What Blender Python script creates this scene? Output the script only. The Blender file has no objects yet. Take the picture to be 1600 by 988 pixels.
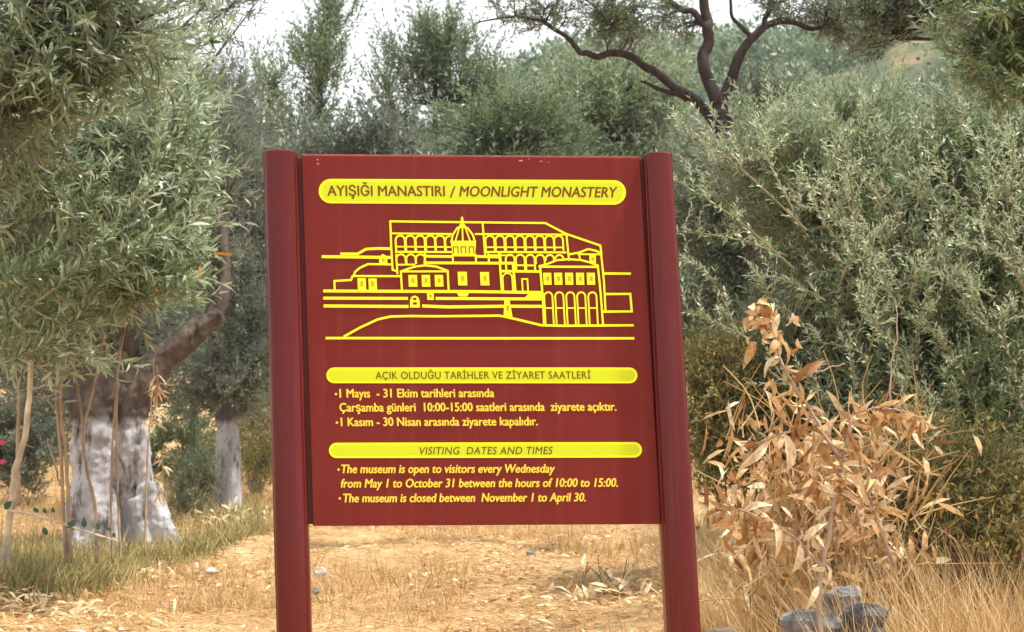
import bpy, math, random
import numpy as np
from mathutils import Vector, Matrix
R = math.radians
rng = np.random.default_rng(11)
random.seed(5)
C = bpy.context.scene.collection
SC = bpy.context.scene

# ------------------------------------------------------------------ camera
F = 2600.0; PITCH = R(7.6); CAMZ = 1.6
cam_d = bpy.data.cameras.new('camera')
cam_d.sensor_width = 36; cam_d.lens = F / 1600 * 36
cam_d.clip_start = 0.1; cam_d.clip_end = 2000
cam_d.dof.use_dof = True; cam_d.dof.focus_distance = 5.7; cam_d.dof.aperture_fstop = 9
cam = bpy.data.objects.new('camera', cam_d); C.objects.link(cam)
cam.location = (0, 0, CAMZ); cam.rotation_euler = (math.pi / 2 + PITCH, 0, 0)
SC.camera = cam

# ------------------------------------------------------------------ light, sky, exposure
SUN_EL, SUN_AZ = R(67), R(106)          # azimuth clockwise from +Y: high on the right
sun_d = bpy.data.lights.new('sun', 'SUN'); sun_d.energy = 5.0; sun_d.angle = R(2)
sun_d.color = (1.0, 0.955, 0.88)
sun = bpy.data.objects.new('sun', sun_d); C.objects.link(sun)
sdir = Vector((math.sin(SUN_AZ) * math.cos(SUN_EL), math.cos(SUN_AZ) * math.cos(SUN_EL), math.sin(SUN_EL)))
sun.rotation_euler = sdir.to_track_quat('Z', 'Y').to_euler()
W = bpy.data.worlds.new("World"); SC.world = W; W.use_nodes = True
nt = W.node_tree; nt.nodes.clear()
def N(nt, t, **k):
    n = nt.nodes.new(t)
    for a, v in k.items(): setattr(n, a, v)
    return n
out = N(nt, 'ShaderNodeOutputWorld')
sky = N(nt, 'ShaderNodeTexSky', sky_type='NISHITA', sun_disc=False, sun_elevation=SUN_EL, sun_rotation=SUN_AZ)
b1 = N(nt, 'ShaderNodeBackground'); b1.inputs[1].default_value = 0.12
nt.links.new(sky.outputs[0], b1.inputs[0])
b2 = N(nt, 'ShaderNodeBackground'); b2.inputs[0].default_value = (0.93, 0.97, 1.0, 1); b2.inputs[1].default_value = 1.08
tc = N(nt, 'ShaderNodeTexCoord'); no = N(nt, 'ShaderNodeTexNoise'); no.inputs['Scale'].default_value = 3.1; no.inputs['Detail'].default_value = 6
mp = N(nt, 'ShaderNodeMapping'); mp.inputs['Scale'].default_value = (1, 1, 2.2)
nt.links.new(tc.outputs['Generated'], mp.inputs[0]); nt.links.new(mp.outputs[0], no.inputs['Vector'])
cr = N(nt, 'ShaderNodeValToRGB'); cr.color_ramp.elements[0].position = 0.24; cr.color_ramp.elements[1].position = 0.38
nt.links.new(no.outputs[0], cr.inputs[0])
mx = N(nt, 'ShaderNodeMixShader')
nt.links.new(cr.outputs[0], mx.inputs[0]); nt.links.new(b1.outputs[0], mx.inputs[1]); nt.links.new(b2.outputs[0], mx.inputs[2])
nt.links.new(mx.outputs[0], out.inputs[0])
SC.view_settings.view_transform = 'Standard'; SC.view_settings.look = 'None'
SC.view_settings.exposure = 0.36; SC.view_settings.gamma = 1
SC.render.engine = 'CYCLES'
SC.cycles.max_bounces = 5; SC.cycles.diffuse_bounces = 3; SC.cycles.transmission_bounces = 3
SC.cycles.volume_bounces = 0

# ------------------------------------------------------------------ helpers
cP, sP = math.cos(PITCH), math.sin(PITCH)
def at(px, py, d):
    """world point at world depth y = d that the photo shows at pixel px, py"""
    x = (px - 800) / F; z = -(py - 494) / F
    ry = cP - z * sP; rz = sP + z * cP
    return np.array([x * d / ry, d, CAMZ + rz * d / ry])
def proj(P):
    x = P[:, 0]; y = P[:, 1]; z = P[:, 2] - CAMZ
    f = y * cP + z * sP; u = -y * sP + z * cP
    return 800 + F * x / f, 494 - F * u / f, f
GY = [-40, 0, 3, 5.6, 8, 10, 13, 17, 22, 30, 60]
GZ = [0, 0, .05, .8, 1.15, 1.29, 1.52, 1.80, 2.25, 3.1, 8.0]
RX = [-60, -23, -6, 0, 3, 12, 20, 29, 35, 40, 55, 90]      # ridge outline, x at y=150
RPY = [430, 330, 200, 150, 112, 92, 72, 50, 22, -10, -90, -190]
def gh(x, y):
    x = np.asarray(x, float); y = np.asarray(y, float)
    z = np.interp(y, GY, GZ)
    z = z + 0.05 * np.sin(x * 1.3 + y * .7) * np.clip(y / 8, 0, 1) + 0.03 * np.sin(x * 3.1 - y * 2.3 + 1) * (y > 5)
    z = z + np.clip(x - .7, 0, 2.5) * .2 * np.clip((y - 7.2) / 3, 0, 1)
    z = z + np.clip(x - 2.2, 0, 6) * 0.05 * np.clip((y - 6) / 4, 0, 1)
    H = CAMZ + (841 - np.interp(x, RX, RPY)) * 150 / F
    H = H + 1.2 * np.sin(x * .23) + .8 * np.sin(x * .61 + 2)
    t = np.clip((y - 60) / 90, 0, 1); t = t * t * (3 - 2 * t) * .55 + t * .45
    hz = 8 + (H - 8) * t + 1.8 * np.sin(x * .13 + y * .09) * np.sin(t * math.pi)
    fall = np.clip((y - 150) / 100, 0, 1)
    hz = hz - fall * 25
    return np.where(y > 60, hz, z)

def tag(o, label=None, cat=None, group=None, kind=None):
    if label: o['label'] = label
    if cat: o['category'] = cat
    if group: o['group'] = group
    if kind: o['kind'] = kind
    return o
def thing(name, base, label, cat, group=None):
    o = bpy.data.objects.new(name, None); C.objects.link(o)
    o.location = Vector([float(v) for v in base]); o.empty_display_size = .2
    return tag(o, label, cat, group)
def link(name, me, mat, parent=None):
    o = bpy.data.objects.new(name, me); C.objects.link(o)
    if mat and not me.materials: me.materials.append(mat)
    if parent: o.parent = parent
    return o
def mesh_np(name, V, loops, starts, totals, tint=None, smooth=False):
    me = bpy.data.meshes.new(name)
    me.vertices.add(len(V)); me.vertices.foreach_set('co', np.ascontiguousarray(V, np.float32).ravel())
    me.loops.add(len(loops)); me.loops.foreach_set('vertex_index', np.ascontiguousarray(loops, np.int32))
    me.polygons.add(len(starts)); me.polygons.foreach_set('loop_start', np.ascontiguousarray(starts, np.int32))
    me.polygons.foreach_set('use_smooth', np.full(len(starts), smooth))
    if tint is not None:
        a = me.attributes.new('tint', 'FLOAT', 'FACE'); a.data.foreach_set('value', np.ascontiguousarray(tint, np.float32))
    me.update(calc_edges=True)
    return me
class MB:
    def __init__(s): s.v = []; s.f = []; s.t = []; s.n = 0
    def add(s, V, Fs, tint=.5):
        s.v.append(np.asarray(V, float)); s.f += [tuple(int(i) + s.n for i in f) for f in Fs]; s.t += [tint] * len(Fs); s.n += len(V)
    def mesh(s, name, off=(0, 0, 0), smooth=False):
        V = np.concatenate(s.v) - np.array(off, float)
        loops = np.array([i for f in s.f for i in f]); tot = np.array([len(f) for f in s.f])
        st = np.concatenate([[0], np.cumsum(tot)[:-1]])
        return mesh_np(name, V, loops, st, tot, np.array(s.t), smooth)
def smoothpath(P, n):
    P = np.asarray(P, float)
    if len(P) < 3: return np.linspace(P[0], P[-1], n)
    t = np.linspace(0, len(P) - 1, n); o = []
    for q in t:
        i = min(int(q), len(P) - 2); u = q - i
        p0 = P[max(i - 1, 0)]; p1 = P[i]; p2 = P[i + 1]; p3 = P[min(i + 2, len(P) - 1)]
        o.append(.5 * (2 * p1 + (p2 - p0) * u + (2 * p0 - 5 * p1 + 4 * p2 - p3) * u * u + (3 * p1 - p0 - 3 * p2 + p3) * u ** 3))
    return np.array(o)
def tube(mb, P, r0, r1=None, sides=7, rough=0.0, flute=0.0, seed=0, rad=None, tint=.5):
    P = np.asarray(P, float); n = len(P)
    T = np.gradient(P, axis=0); T /= np.linalg.norm(T, axis=1)[:, None] + 1e-9
    ref = np.array([0, 0, 1.]) if abs(T[0][2]) < .8 else np.array([1., 0, 0])
    rr = np.random.default_rng(seed + 1)
    if rad is None: rad = np.linspace(r0, r1 if r1 is not None else r0, n)
    th = np.linspace(0, 2 * math.pi, sides, endpoint=False)
    ph = rr.uniform(0, 6, 6); V = []
    a = np.cross(ref, T[0]); a /= np.linalg.norm(a)
    for i in range(n):
        a = a - T[i] * a.dot(T[i]); a /= np.linalg.norm(a); b = np.cross(T[i], a)
        s = i / max(n - 1, 1)
        m = 1 + rough * rr.uniform(-1, 1, sides) + flute * (np.sin(3 * th + ph[0] + 3 * s) * .5 + np.sin(5 * th + ph[1] - 4 * s) * .35 + np.sin(9 * th + ph[2] + 5 * s) * .2)
        if flute > .13:
            for q in range(9): m = m + .16 * np.exp(-((s - (ph[q % 6] * 7.3 + q * .37) % 1) / .05) ** 2) * np.exp(-(np.angle(np.exp(1j * (th - ph[(q + 2) % 6] * 3 - q))) / .45) ** 2) * (1 if q % 3 else -1.3)
            m = m + .05 * np.sin(14 * th + 30 * s + ph[3]) * np.sin(22 * s + ph[4] + 2 * th) + .045 * np.sin(8 * th - 17 * s + ph[5])
        V.append(P[i] + rad[i] * (np.outer(np.cos(th) * m, a) + np.outer(np.sin(th) * m, b)))
    V = np.concatenate(V); Fs = []
    for i in range(n - 1):
        for j in range(sides):
            k = (j + 1) % sides
            Fs.append((i * sides + j, i * sides + k, (i + 1) * sides + k, (i + 1) * sides + j))
    Fs.append(tuple(range(sides))[::-1]); Fs.append(tuple((n - 1) * sides + j for j in range(sides)))
    mb.add(V, Fs, tint)
def box(mb, lo, hi, tint=.5):
    x0, y0, z0 = lo; x1, y1, z1 = hi
    V = [(x0, y0, z0), (x1, y0, z0), (x1, y1, z0), (x0, y1, z0), (x0, y0, z1), (x1, y0, z1), (x1, y1, z1), (x0, y1, z1)]
    mb.add(V, [(0, 3, 2, 1), (4, 5, 6, 7), (0, 1, 5, 4), (1, 2, 6, 5), (2, 3, 7, 6), (3, 0, 4, 7)], tint)

# ------------------------------------------------------------------ materials
def newmat(name):
    m = bpy.data.materials.new(name); m.use_nodes = True
    nt = m.node_tree; nt.nodes.clear()
    o = N(nt, 'ShaderNodeOutputMaterial'); p = N(nt, 'ShaderNodeBsdfPrincipled')
    nt.links.new(p.outputs[0], o.inputs[0])
    return m, nt, p, o
def ramp(nt, cols, inp=None, interp='LINEAR'):
    r = N(nt, 'ShaderNodeValToRGB'); r.color_ramp.interpolation = interp
    e = r.color_ramp.elements
    while len(e) < len(cols): e.new(.5)
    for k, (p, c) in enumerate(cols): e[k].position = p; e[k].color = (*c, 1)
    if inp: nt.links.new(inp, r.inputs[0])
    return r
def leafmat(name, cols, back=None, rough=.5, spec=.4, trans=.25, blotch=False):
    m, nt, p, o = newmat(name)
    at_ = N(nt, 'ShaderNodeAttribute', attribute_name='tint')
    r = ramp(nt, cols, at_.outputs['Fac'])
    col = r.outputs[0]
    if blotch:
        g0 = N(nt, 'ShaderNodeNewGeometry'); nb = N(nt, 'ShaderNodeTexNoise'); nb.inputs['Scale'].default_value = 55; nb.inputs['Detail'].default_value = 5
        nt.links.new(g0.outputs['Position'], nb.inputs['Vector']); rb = ramp(nt, [(.30, (.60, .50, .42)), (.48, (1, 1, 1))], nb.outputs[0])
        mu = N(nt, 'ShaderNodeMix', data_type='RGBA', blend_type='MULTIPLY'); mu.inputs['Factor'].default_value = 1
        nt.links.new(col, mu.inputs['A']); nt.links.new(rb.outputs[0], mu.inputs['B']); col = mu.outputs['Result']
    if back:
        g = N(nt, 'ShaderNodeNewGeometry'); mix = N(nt, 'ShaderNodeMix', data_type='RGBA')
        nt.links.new(g.outputs['Backfacing'], mix.inputs['Factor'])
        rb = ramp(nt, back, at_.outputs['Fac'])
        nt.links.new(col, mix.inputs['A']); nt.links.new(rb.outputs[0], mix.inputs['B']); col = mix.outputs['Result']
    nt.links.new(col, p.inputs['Base Color'])
    p.inputs['Roughness'].default_value = rough; p.inputs['Specular IOR Level'].default_value = spec
    tr = N(nt, 'ShaderNodeBsdfTranslucent'); nt.links.new(col, tr.inputs[0])
    ms = N(nt, 'ShaderNodeMixShader'); ms.inputs[0].default_value = trans
    nt.links.new(p.outputs[0], ms.inputs[1]); nt.links.new(tr.outputs[0], ms.inputs[2]); nt.links.new(ms.outputs[0], o.inputs[0])
    return m
def barkmat(name, c1, c2, wash=None, bump=.6, scale=9):
    m, nt, p, o = newmat(name)
    tc = N(nt, 'ShaderNodeTexCoord'); mp = N(nt, 'ShaderNodeMapping'); mp.inputs['Scale'].default_value = (1, 1, .28)
    nt.links.new(tc.outputs['Object'], mp.inputs[0])
    no = N(nt, 'ShaderNodeTexNoise'); no.inputs['Scale'].default_value = scale; no.inputs['Detail'].default_value = 8; no.inputs['Roughness'].default_value = .7
    nt.links.new(mp.outputs[0], no.inputs['Vector'])
    vo = N(nt, 'ShaderNodeTexVoronoi', feature='DISTANCE_TO_EDGE'); vo.inputs['Scale'].default_value = scale * 1.6
    nt.links.new(mp.outputs[0], vo.inputs['Vector'])
    r = ramp(nt, [(.3, c1), (.7, c2)], no.outputs[0]); col = r.outputs[0]
    if wash:
        z, wc = wash
        sx = N(nt, 'ShaderNodeSeparateXYZ'); nt.links.new(tc.outputs['Object'], sx.inputs[0])
        n2 = N(nt, 'ShaderNodeTexNoise'); n2.inputs['Scale'].default_value = 5; n2.inputs['Detail'].default_value = 5
        nt.links.new(tc.outputs['Object'], n2.inputs['Vector'])
        ma = N(nt, 'ShaderNodeMath', operation='MULTIPLY_ADD'); ma.inputs[1].default_value = .35; nt.links.new(n2.outputs[0], ma.inputs[0]); nt.links.new(sx.outputs['Z'], ma.inputs[2])
        mr = N(nt, 'ShaderNodeMapRange'); mr.inputs['From Min'].default_value = z + .13; mr.inputs['From Max'].default_value = z + .24
        mr.inputs['To Min'].default_value = 1; mr.inputs['To Max'].default_value = 0
        nt.links.new(ma.outputs[0], mr.inputs['Value'])
        # worn patches where bark shows through the lime wash
        rw = ramp(nt, [(.36, (0, 0, 0)), (.50, (1, 1, 1))], no.outputs[0])
        mm = N(nt, 'ShaderNodeMath', operation='MULTIPLY'); nt.links.new(mr.outputs[0], mm.inputs[0]); nt.links.new(rw.outputs[0], mm.inputs[1])
        mix = N(nt, 'ShaderNodeMix', data_type='RGBA'); nt.links.new(mm.outputs[0], mix.inputs['Factor'])
        rc = ramp(nt, [(.35, tuple(v * .6 for v in wc)), (.65, wc)], n2.outputs[0])
        nt.links.new(col, mix.inputs['A']); nt.links.new(rc.outputs[0], mix.inputs['B']); col = mix.outputs['Result']
    nt.links.new(col, p.inputs['Base Color']); p.inputs['Roughness'].default_value = .9; p.inputs['Specular IOR Level'].default_value = .2
    ad = N(nt, 'ShaderNodeMath', operation='MULTIPLY_ADD'); ad.inputs[1].default_value = .6
    nt.links.new(vo.outputs['Distance'], ad.inputs[0]); nt.links.new(no.outputs[0], ad.inputs[2])
    bp = N(nt, 'ShaderNodeBump'); bp.inputs['Strength'].default_value = bump; bp.inputs['Distance'].default_value = .03
    nt.links.new(ad.outputs[0], bp.inputs['Height']); nt.links.new(bp.outputs[0], p.inputs['Normal'])
    return m
def plain(name, c, rough=.5, spec=.5, var=0.0, vscale=20):
    m, nt, p, o = newmat(name)
    if var:
        tc = N(nt, 'ShaderNodeTexCoord'); no = N(nt, 'ShaderNodeTexNoise'); no.inputs['Scale'].default_value = vscale; no.inputs['Detail'].default_value = 6
        nt.links.new(tc.outputs['Object'], no.inputs['Vector'])
        r = ramp(nt, [(.3, tuple(v * (1 - var) for v in c)), (.7, tuple(min(1, v * (1 + var)) for v in c))], no.outputs[0])
        nt.links.new(r.outputs[0], p.inputs['Base Color'])
    else: p.inputs['Base Color'].default_value = (*c, 1)
    p.inputs['Roughness'].default_value = rough; p.inputs['Specular IOR Level'].default_value = spec
    return m

OLIVE = [(0, (.065, .10, .035)), (.35, (.15, .215, .08)), (.7, (.28, .36, .155)), (.94, (.44, .51, .28)), (1, (.42, .26, .07))]
OLIVE_B = [(0, (.24, .29, .20)), (.6, (.40, .45, .33)), (1, (.52, .56, .43))]
M_olive = leafmat('olive_leaf', OLIVE, OLIVE_B, .40, .6, .36)
M_olive_pale = leafmat('pale_olive_leaf', [(0, (.14, .20, .085)), (.5, (.38, .46, .24)), (1, (.64, .69, .45))], [(0, (.38, .43, .30)), (1, (.62, .65, .50))], .40, .6, .33)
M_olive_dark = leafmat('dark_olive_leaf', [(0, (.055, .08, .035)), (.5, (.12, .155, .07)), (1, (.25, .29, .15))], [(0, (.17, .21, .14)), (1, (.34, .38, .27))], .42, .5, .33)
M_far = leafmat('distant_olive_leaf', [(0, (.045, .075, .03)), (.5, (.12, .18, .065)), (1, (.25, .33, .13))], [(0, (.14, .19, .11)), (1, (.34, .41, .26))], .45, .5, .33)
M_grey = leafmat('grey_olive_leaf', [(0, (.06, .08, .05)), (.5, (.125, .155, .10)), (1, (.24, .28, .19))], [(0, (.17, .20, .155)), (1, (.36, .39, .31))], .45, .5, .33)
M_ole = leafmat('oleander_leaf', [(0, (.06, .10, .04)), (.4, (.155, .22, .10)), (.75, (.32, .40, .21)), (.955, (.56, .61, .40)), (1, (.62, .30, .04))], [(0, (.29, .35, .25)), (1, (.60, .64, .50))], .36, .6, .35)
M_dead = leafmat('dry_leaf', [(0, (.30, .14, .05)), (.3, (.54, .31, .12)), (.65, (.74, .52, .27)), (1, (.88, .76, .54))], None, .6, .3, .25, blotch=True)
M_straw = leafmat('dry_straw', [(0, (.20, .10, .04)), (.3, (.42, .24, .09)), (.65, (.60, .39, .16)), (1, (.78, .62, .36))], None, .7, .2, .2)
M_green = leafmat('green_grass', [(0, (.10, .11, .03)), (.4, (.24, .23, .08)), (.7, (.42, .34, .13)), (1, (.62, .46, .20))], None, .6, .3, .25)
M_under = leafmat('undergrowth_leaf', [(0, (.07, .095, .03)), (.4, (.19, .22, .07)), (.7, (.46, .36, .12)), (1, (.74, .56, .24))], None, .6, .3, .3)
M_bark = barkmat('olive_bark', (.045, .034, .028), (.17, .135, .11))
M_wash = barkmat('whitewashed_bark', (.045, .034, .028), (.19, .15, .12), (1.05, (.56, .54, .56)), 1.0)
M_wash2 = barkmat('whitewashed_grey_bark', (.06, .05, .045), (.16, .14, .12), (0.93, (.52, .51, .54)), .8)
M_dark = barkmat('dark_bark', (.02, .015, .013), (.075, .055, .05), None, .5, 14)
M_twig = plain('pale_twig', (.27, .23, .14), .8, .2, .35, 8)
M_twigg = plain('green_twig', (.22, .22, .11), .8, .2, .3, 8)
M_cane = plain('tan_cane', (.42, .30, .19), .75, .25, .4, 6)
M_canew = plain('pale_cane', (.62, .50, .36), .75, .25, .4, 9)
M_deadstem = plain('grey_dead_stem', (.42, .31, .24), .8, .2, .35, 14)
M_pink = plain('pink_petal', (.6, .05, .14), .5, .3)

# ------------------------------------------------------------------ leaves
# unit leaf: runs along +x (0..1), width along y, z up
def template(kind):
    if kind == 'q':     # folded diamond, two triangles
        V = np.array([(0, 0, 0), (.45, .5, .07), (1, 0, -.06), (.45, -.5, .07)]); Fs = [(0, 2, 1), (0, 3, 2)]
    elif kind == 'h':   # narrow pointed leaf that bows
        V = np.array([(0, 0, 0), (.3, .45, .07), (.3, -.45, .07), (.68, .42, .03), (.68, -.42, .03), (1, 0, -.12)])
        Fs = [(0, 2, 1), (1, 2, 4, 3), (3, 4, 5)]
    elif kind == 'm':   # large leaf with a sunk midrib, bowed lengthways
        xs = [0, .12, .32, .55, .78, 1]; ws = [0.02, .28, .48, .5, .34, 0.02]; V = []; Fs = []
        for x, w in zip(xs, ws):
            z = .22 * math.sin(x * 2.6) - .28 * x * x
            V += [(x, w, z + w * .22), (x, 0, z), (x, -w, z + w * .22)]
        for i in range(5):
            a = i * 3; Fs += [(a, a + 1, a + 4, a + 3), (a + 1, a + 2, a + 5, a + 4)]
        V = np.array(V)
    elif kind in 'cw':   # curled / twisted dry leaf
        xs = [0, .1, .28, .5, .74, 1]; ws = [0.02, .22, .42, .5, .3, 0.02]; V = []; Fs = []
        for x, w in zip(xs, ws):
            if kind == 'c': cx = math.sin(x * 2.4) * .52; cz = .5 * (1 - math.cos(x * 2.4)); tw = .5; cup = .75
            else: cx = x * .96; cz = .12 * math.sin(x * 5); tw = 2.2 * x; cup = .3
            ca, sa = math.cos(tw), math.sin(tw)
            V += [(cx, w * ca, -cz + w * cup * .3 + w * sa * .25), (cx, 0, -cz), (cx, -w * ca, -cz + w * cup * .3 - w * sa * .25)]
        for i in range(5):
            a = i * 3; Fs += [(a, a + 1, a + 4, a + 3), (a + 1, a + 2, a + 5, a + 4)]
        V = np.array(V)
    elif kind == 'b':   # grass blade
        V = np.array([(0, .5, 0), (0, -.5, 0), (.5, .4, .04), (.5, -.4, .04), (1, 0, -.12)]); Fs = [(0, 1, 3, 2), (2, 3, 4)]
    return np.array(V, float), Fs
TPL = {k: template(k) for k in 'qhmbcw'}
def unit(v): return v / (np.linalg.norm(v, axis=-1, keepdims=True) + 1e-9)
def frames(A, Nn):
    X = unit(A); Y = unit(np.cross(Nn, X)); Z = np.cross(X, Y); return X, Y, Z
def leaves_mesh(name, P, A, Nn, L, Wd, tint, kind, off):
    T, Fs = TPL[kind]; X, Y, Z = frames(A, Nn); n = len(P)
    V = (P[:, None, :] + T[None, :, 0, None] * (X * L[:, None])[:, None, :] + T[None, :, 1, None] * (Y * Wd[:, None])[:, None, :]
         + T[None, :, 2, None] * (Z * L[:, None])[:, None, :]).reshape(-1, 3) - np.array(off)
    one = np.array([i for f in Fs for i in f]); tot1 = np.array([len(f) for f in Fs])
    loops = (one[None, :] + (np.arange(n) * len(T))[:, None]).ravel(); tot = np.tile(tot1, n)
    st = np.concatenate([[0], np.cumsum(tot)[:-1]])
    return mesh_np(name, V, loops, st, tot, np.repeat(tint, len(Fs)), smooth=(kind in 'mcw'))
UNIT = {}
def unit_leaf(kind, matname, k, mat):
    key = (kind, matname, k)
    if key not in UNIT:
        T, Fs = TPL[kind]; mb = MB(); mb.add(T, Fs, (k + .5) / 8); me = mb.mesh('leaf', smooth=(kind in 'mcw')); me.materials.append(mat); UNIT[key] = me
    return UNIT[key]
SIGNBOX = (412, 240, 1092, 822)
def put_leaves(parent, base, P, A, Nn, L, Wd, tint, kind, mat, nparts=0, cell=12, name='leaf', stuffname='foliage'):
    base = np.array(base, float)
    keep = np.ones(len(P), bool)
    if nparts:
        px, py, f = proj(P + A * L[:, None] * .5)
        vis = (px > 0) & (px < 1600) & (py > 0) & (py < 988) & ~((px > SIGNBOX[0]) & (px < SIGNBOX[2]) & (py > SIGNBOX[1]) & (py < SIGNBOX[3]))
        seen = set(); ch = []
        for i in np.argsort(f):
            if not vis[i]: continue
            c = (int(px[i] // cell), int(py[i] // cell))
            if c in seen: continue
            seen.add(c); ch.append(i)
            if len(ch) >= nparts: break
        X, Y, Z = frames(A, Nn)
        for i in ch:
            o = link(name, unit_leaf(kind, mat.name, int(min(7, tint[i] * 8)), mat), None, parent)
            q = P[i] - base
            o.matrix_local = Matrix(((X[i][0] * L[i], Y[i][0] * Wd[i], Z[i][0] * L[i], q[0]), (X[i][1] * L[i], Y[i][1] * Wd[i], Z[i][1] * L[i], q[1]),
                                     (X[i][2] * L[i], Y[i][2] * Wd[i], Z[i][2] * L[i], q[2]), (0, 0, 0, 1)))
            keep[i] = False
    if keep.any():
        me = leaves_mesh(stuffname, P[keep], A[keep], Nn[keep], L[keep], Wd[keep], tint[keep], kind, base)
        o = link(stuffname, me, mat, parent); o['kind'] = 'stuff'
def shoots(S, D, length, npairs, leaf, ang=38, up=.15, jit=.25, width=.2, curl=.25):
    """leaf pairs up a shoot; S starts, D directions (n,3)"""
    n = len(S); D = unit(D); ln = length * rng.uniform(.55, 1.25, n)
    t = (np.arange(npairs) + .6) / npairs
    bend = rng.normal(0, curl, (n, 3)); bend[:, 2] += up
    pos = S[:, None, :] + D[:, None, :] * (ln[:, None] * t)[:, :, None] + bend[:, None, :] * ((t ** 2)[None, :] * ln[:, None])[:, :, None]
    tan = unit(D[:, None, :] + 2 * bend[:, None, :] * t[None, :, None])
    side0 = unit(np.cross(tan, rng.normal(0, 1, (n, 1, 3)) + np.array([0, 0, .01])))
    bin0 = np.cross(tan, side0)
    th = rng.uniform(0, 6.28, (n, 1)) + np.arange(npairs)[None, :] * 1.57
    Ps, As, Ns = [], [], []
    for s in (0, math.pi):
        a = th + s + rng.normal(0, .3, th.shape)
        rad = side0 * np.cos(a)[..., None] + bin0 * np.sin(a)[..., None]
        an = np.radians(ang * rng.uniform(.6, 1.35, th.shape))[..., None]
        ax = tan * np.cos(an) + rad * np.sin(an) + rng.normal(0, jit * .4, rad.shape)
        nn = tan * np.sin(an) - rad * np.cos(an) + rng.normal(0, jit, rad.shape) + np.array([0, 0, .35])
        Ps.append(pos); As.append(ax); Ns.append(nn)
    P = np.concatenate(Ps).reshape(-1, 3); A = unit(np.concatenate(As).reshape(-1, 3)); Nn = np.concatenate(Ns).reshape(-1, 3)
    sc = (1 - .35 * np.abs(t - .45))[None, :]
    L = leaf * np.concatenate([np.broadcast_to(sc, (n, npairs))] * 2).ravel() * rng.uniform(.65, 1.2, len(P))
    return P, A, Nn, L, L * width * rng.uniform(.8, 1.2, len(P)), (S, D, ln, bend)
def twigs(mb, info, r, every=1, sides=3):
    S, D, ln, bend = info
    for i in range(0, len(S), every):
        t = np.linspace(0, .95, 4)[:, None]
        tube(mb, S[i] + D[i] * ln[i] * t + bend[i] * ln[i] * t ** 2, r, r * .4, sides)
def crown(ells, density, nsh, shoot_len, npairs, leaf, limbs, upb=.5, outb=.6, cl_r=None, ang=38, width=.2, up=.15, gap=0.0, surf=.5):
    """clusters of shoots through the given ellipsoids (px, py, depth, rx px, ry px, rdepth m)"""
    cen, out_ = [], []
    for (ex, ey, ed, rx, ry, rd) in ells:
        c = at(ex, ey, ed); m = ed / F; n = max(2, int(density * rx * ry / 1000.0))
        u = unit(rng.normal(0, 1, (n, 3))) * (rng.uniform(0, 1, n) ** (surf if surf else .5))[:, None]
        q = c + u * np.array([rx * m, rd, ry * m])
        if gap:
            k = np.sin(q[:, 0] * 2.7 / m / 100 + ex) + np.sin(q[:, 2] * 3.3 / m / 100 + ey) + np.sin(q[:, 1] * 3 + ex)
            q = q[k > -3 + 3 * gap]; 
        cen.append(q); out_.append(unit(q - c + 1e-4))
    cen = np.concatenate(cen); out_ = np.concatenate(out_)
    LP = np.concatenate(limbs)
    starts, dirs = [], []
    br = MB()
    for q, o in zip(cen, out_):
        d2 = ((LP - q) ** 2).sum(1) + np.maximum(0, LP[:, 2] - q[2]) * .5
        a = LP[np.argmin(d2)]; ln = np.linalg.norm(q - a)
        mid = (a + q) / 2 + rng.normal(0, .08, 3) * ln + np.array([0, 0, .08 * ln])
        path = smoothpath([a, mid, q], 5); 
        tube(br, path, min(.004 + ln * .012, .03), .003, 4)
        f = rng.uniform(.55 if ln > cl_r * 2 else .2, 1, nsh)
        idx = f * 4; i0 = np.minimum(idx.astype(int), 3); fr = (idx - i0)[:, None]
        s = path[i0] * (1 - fr) + path[i0 + 1] * fr + rng.normal(0, cl_r * .25, (nsh, 3))
        starts.append(s)
        dirs.append(o * outb + np.array([0, 0, upb]) + rng.normal(0, .55, (nsh, 3)) + (q - a) / (ln + 1e-6) * .4)
    S = np.concatenate(starts); D = np.concatenate(dirs)
    P, A, Nn, L, Wd, info = shoots(S, D, shoot_len, npairs, leaf, ang, up, width=width)
    return P, A, Nn, L, Wd, info, br
def tints(P, spread=.22, bias=.45, special=0.0):
    k = np.sin(P[:, 0] * 2.1 + 1) * np.sin(P[:, 2] * 2.7) * np.sin(P[:, 1] * 1.9 + 2)
    t = np.clip(bias + .12 * k + rng.normal(0, spread, len(P)), 0, .93)
    if special: t[rng.uniform(0, 1, len(P)) < special] = 1.0
    return t

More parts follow.
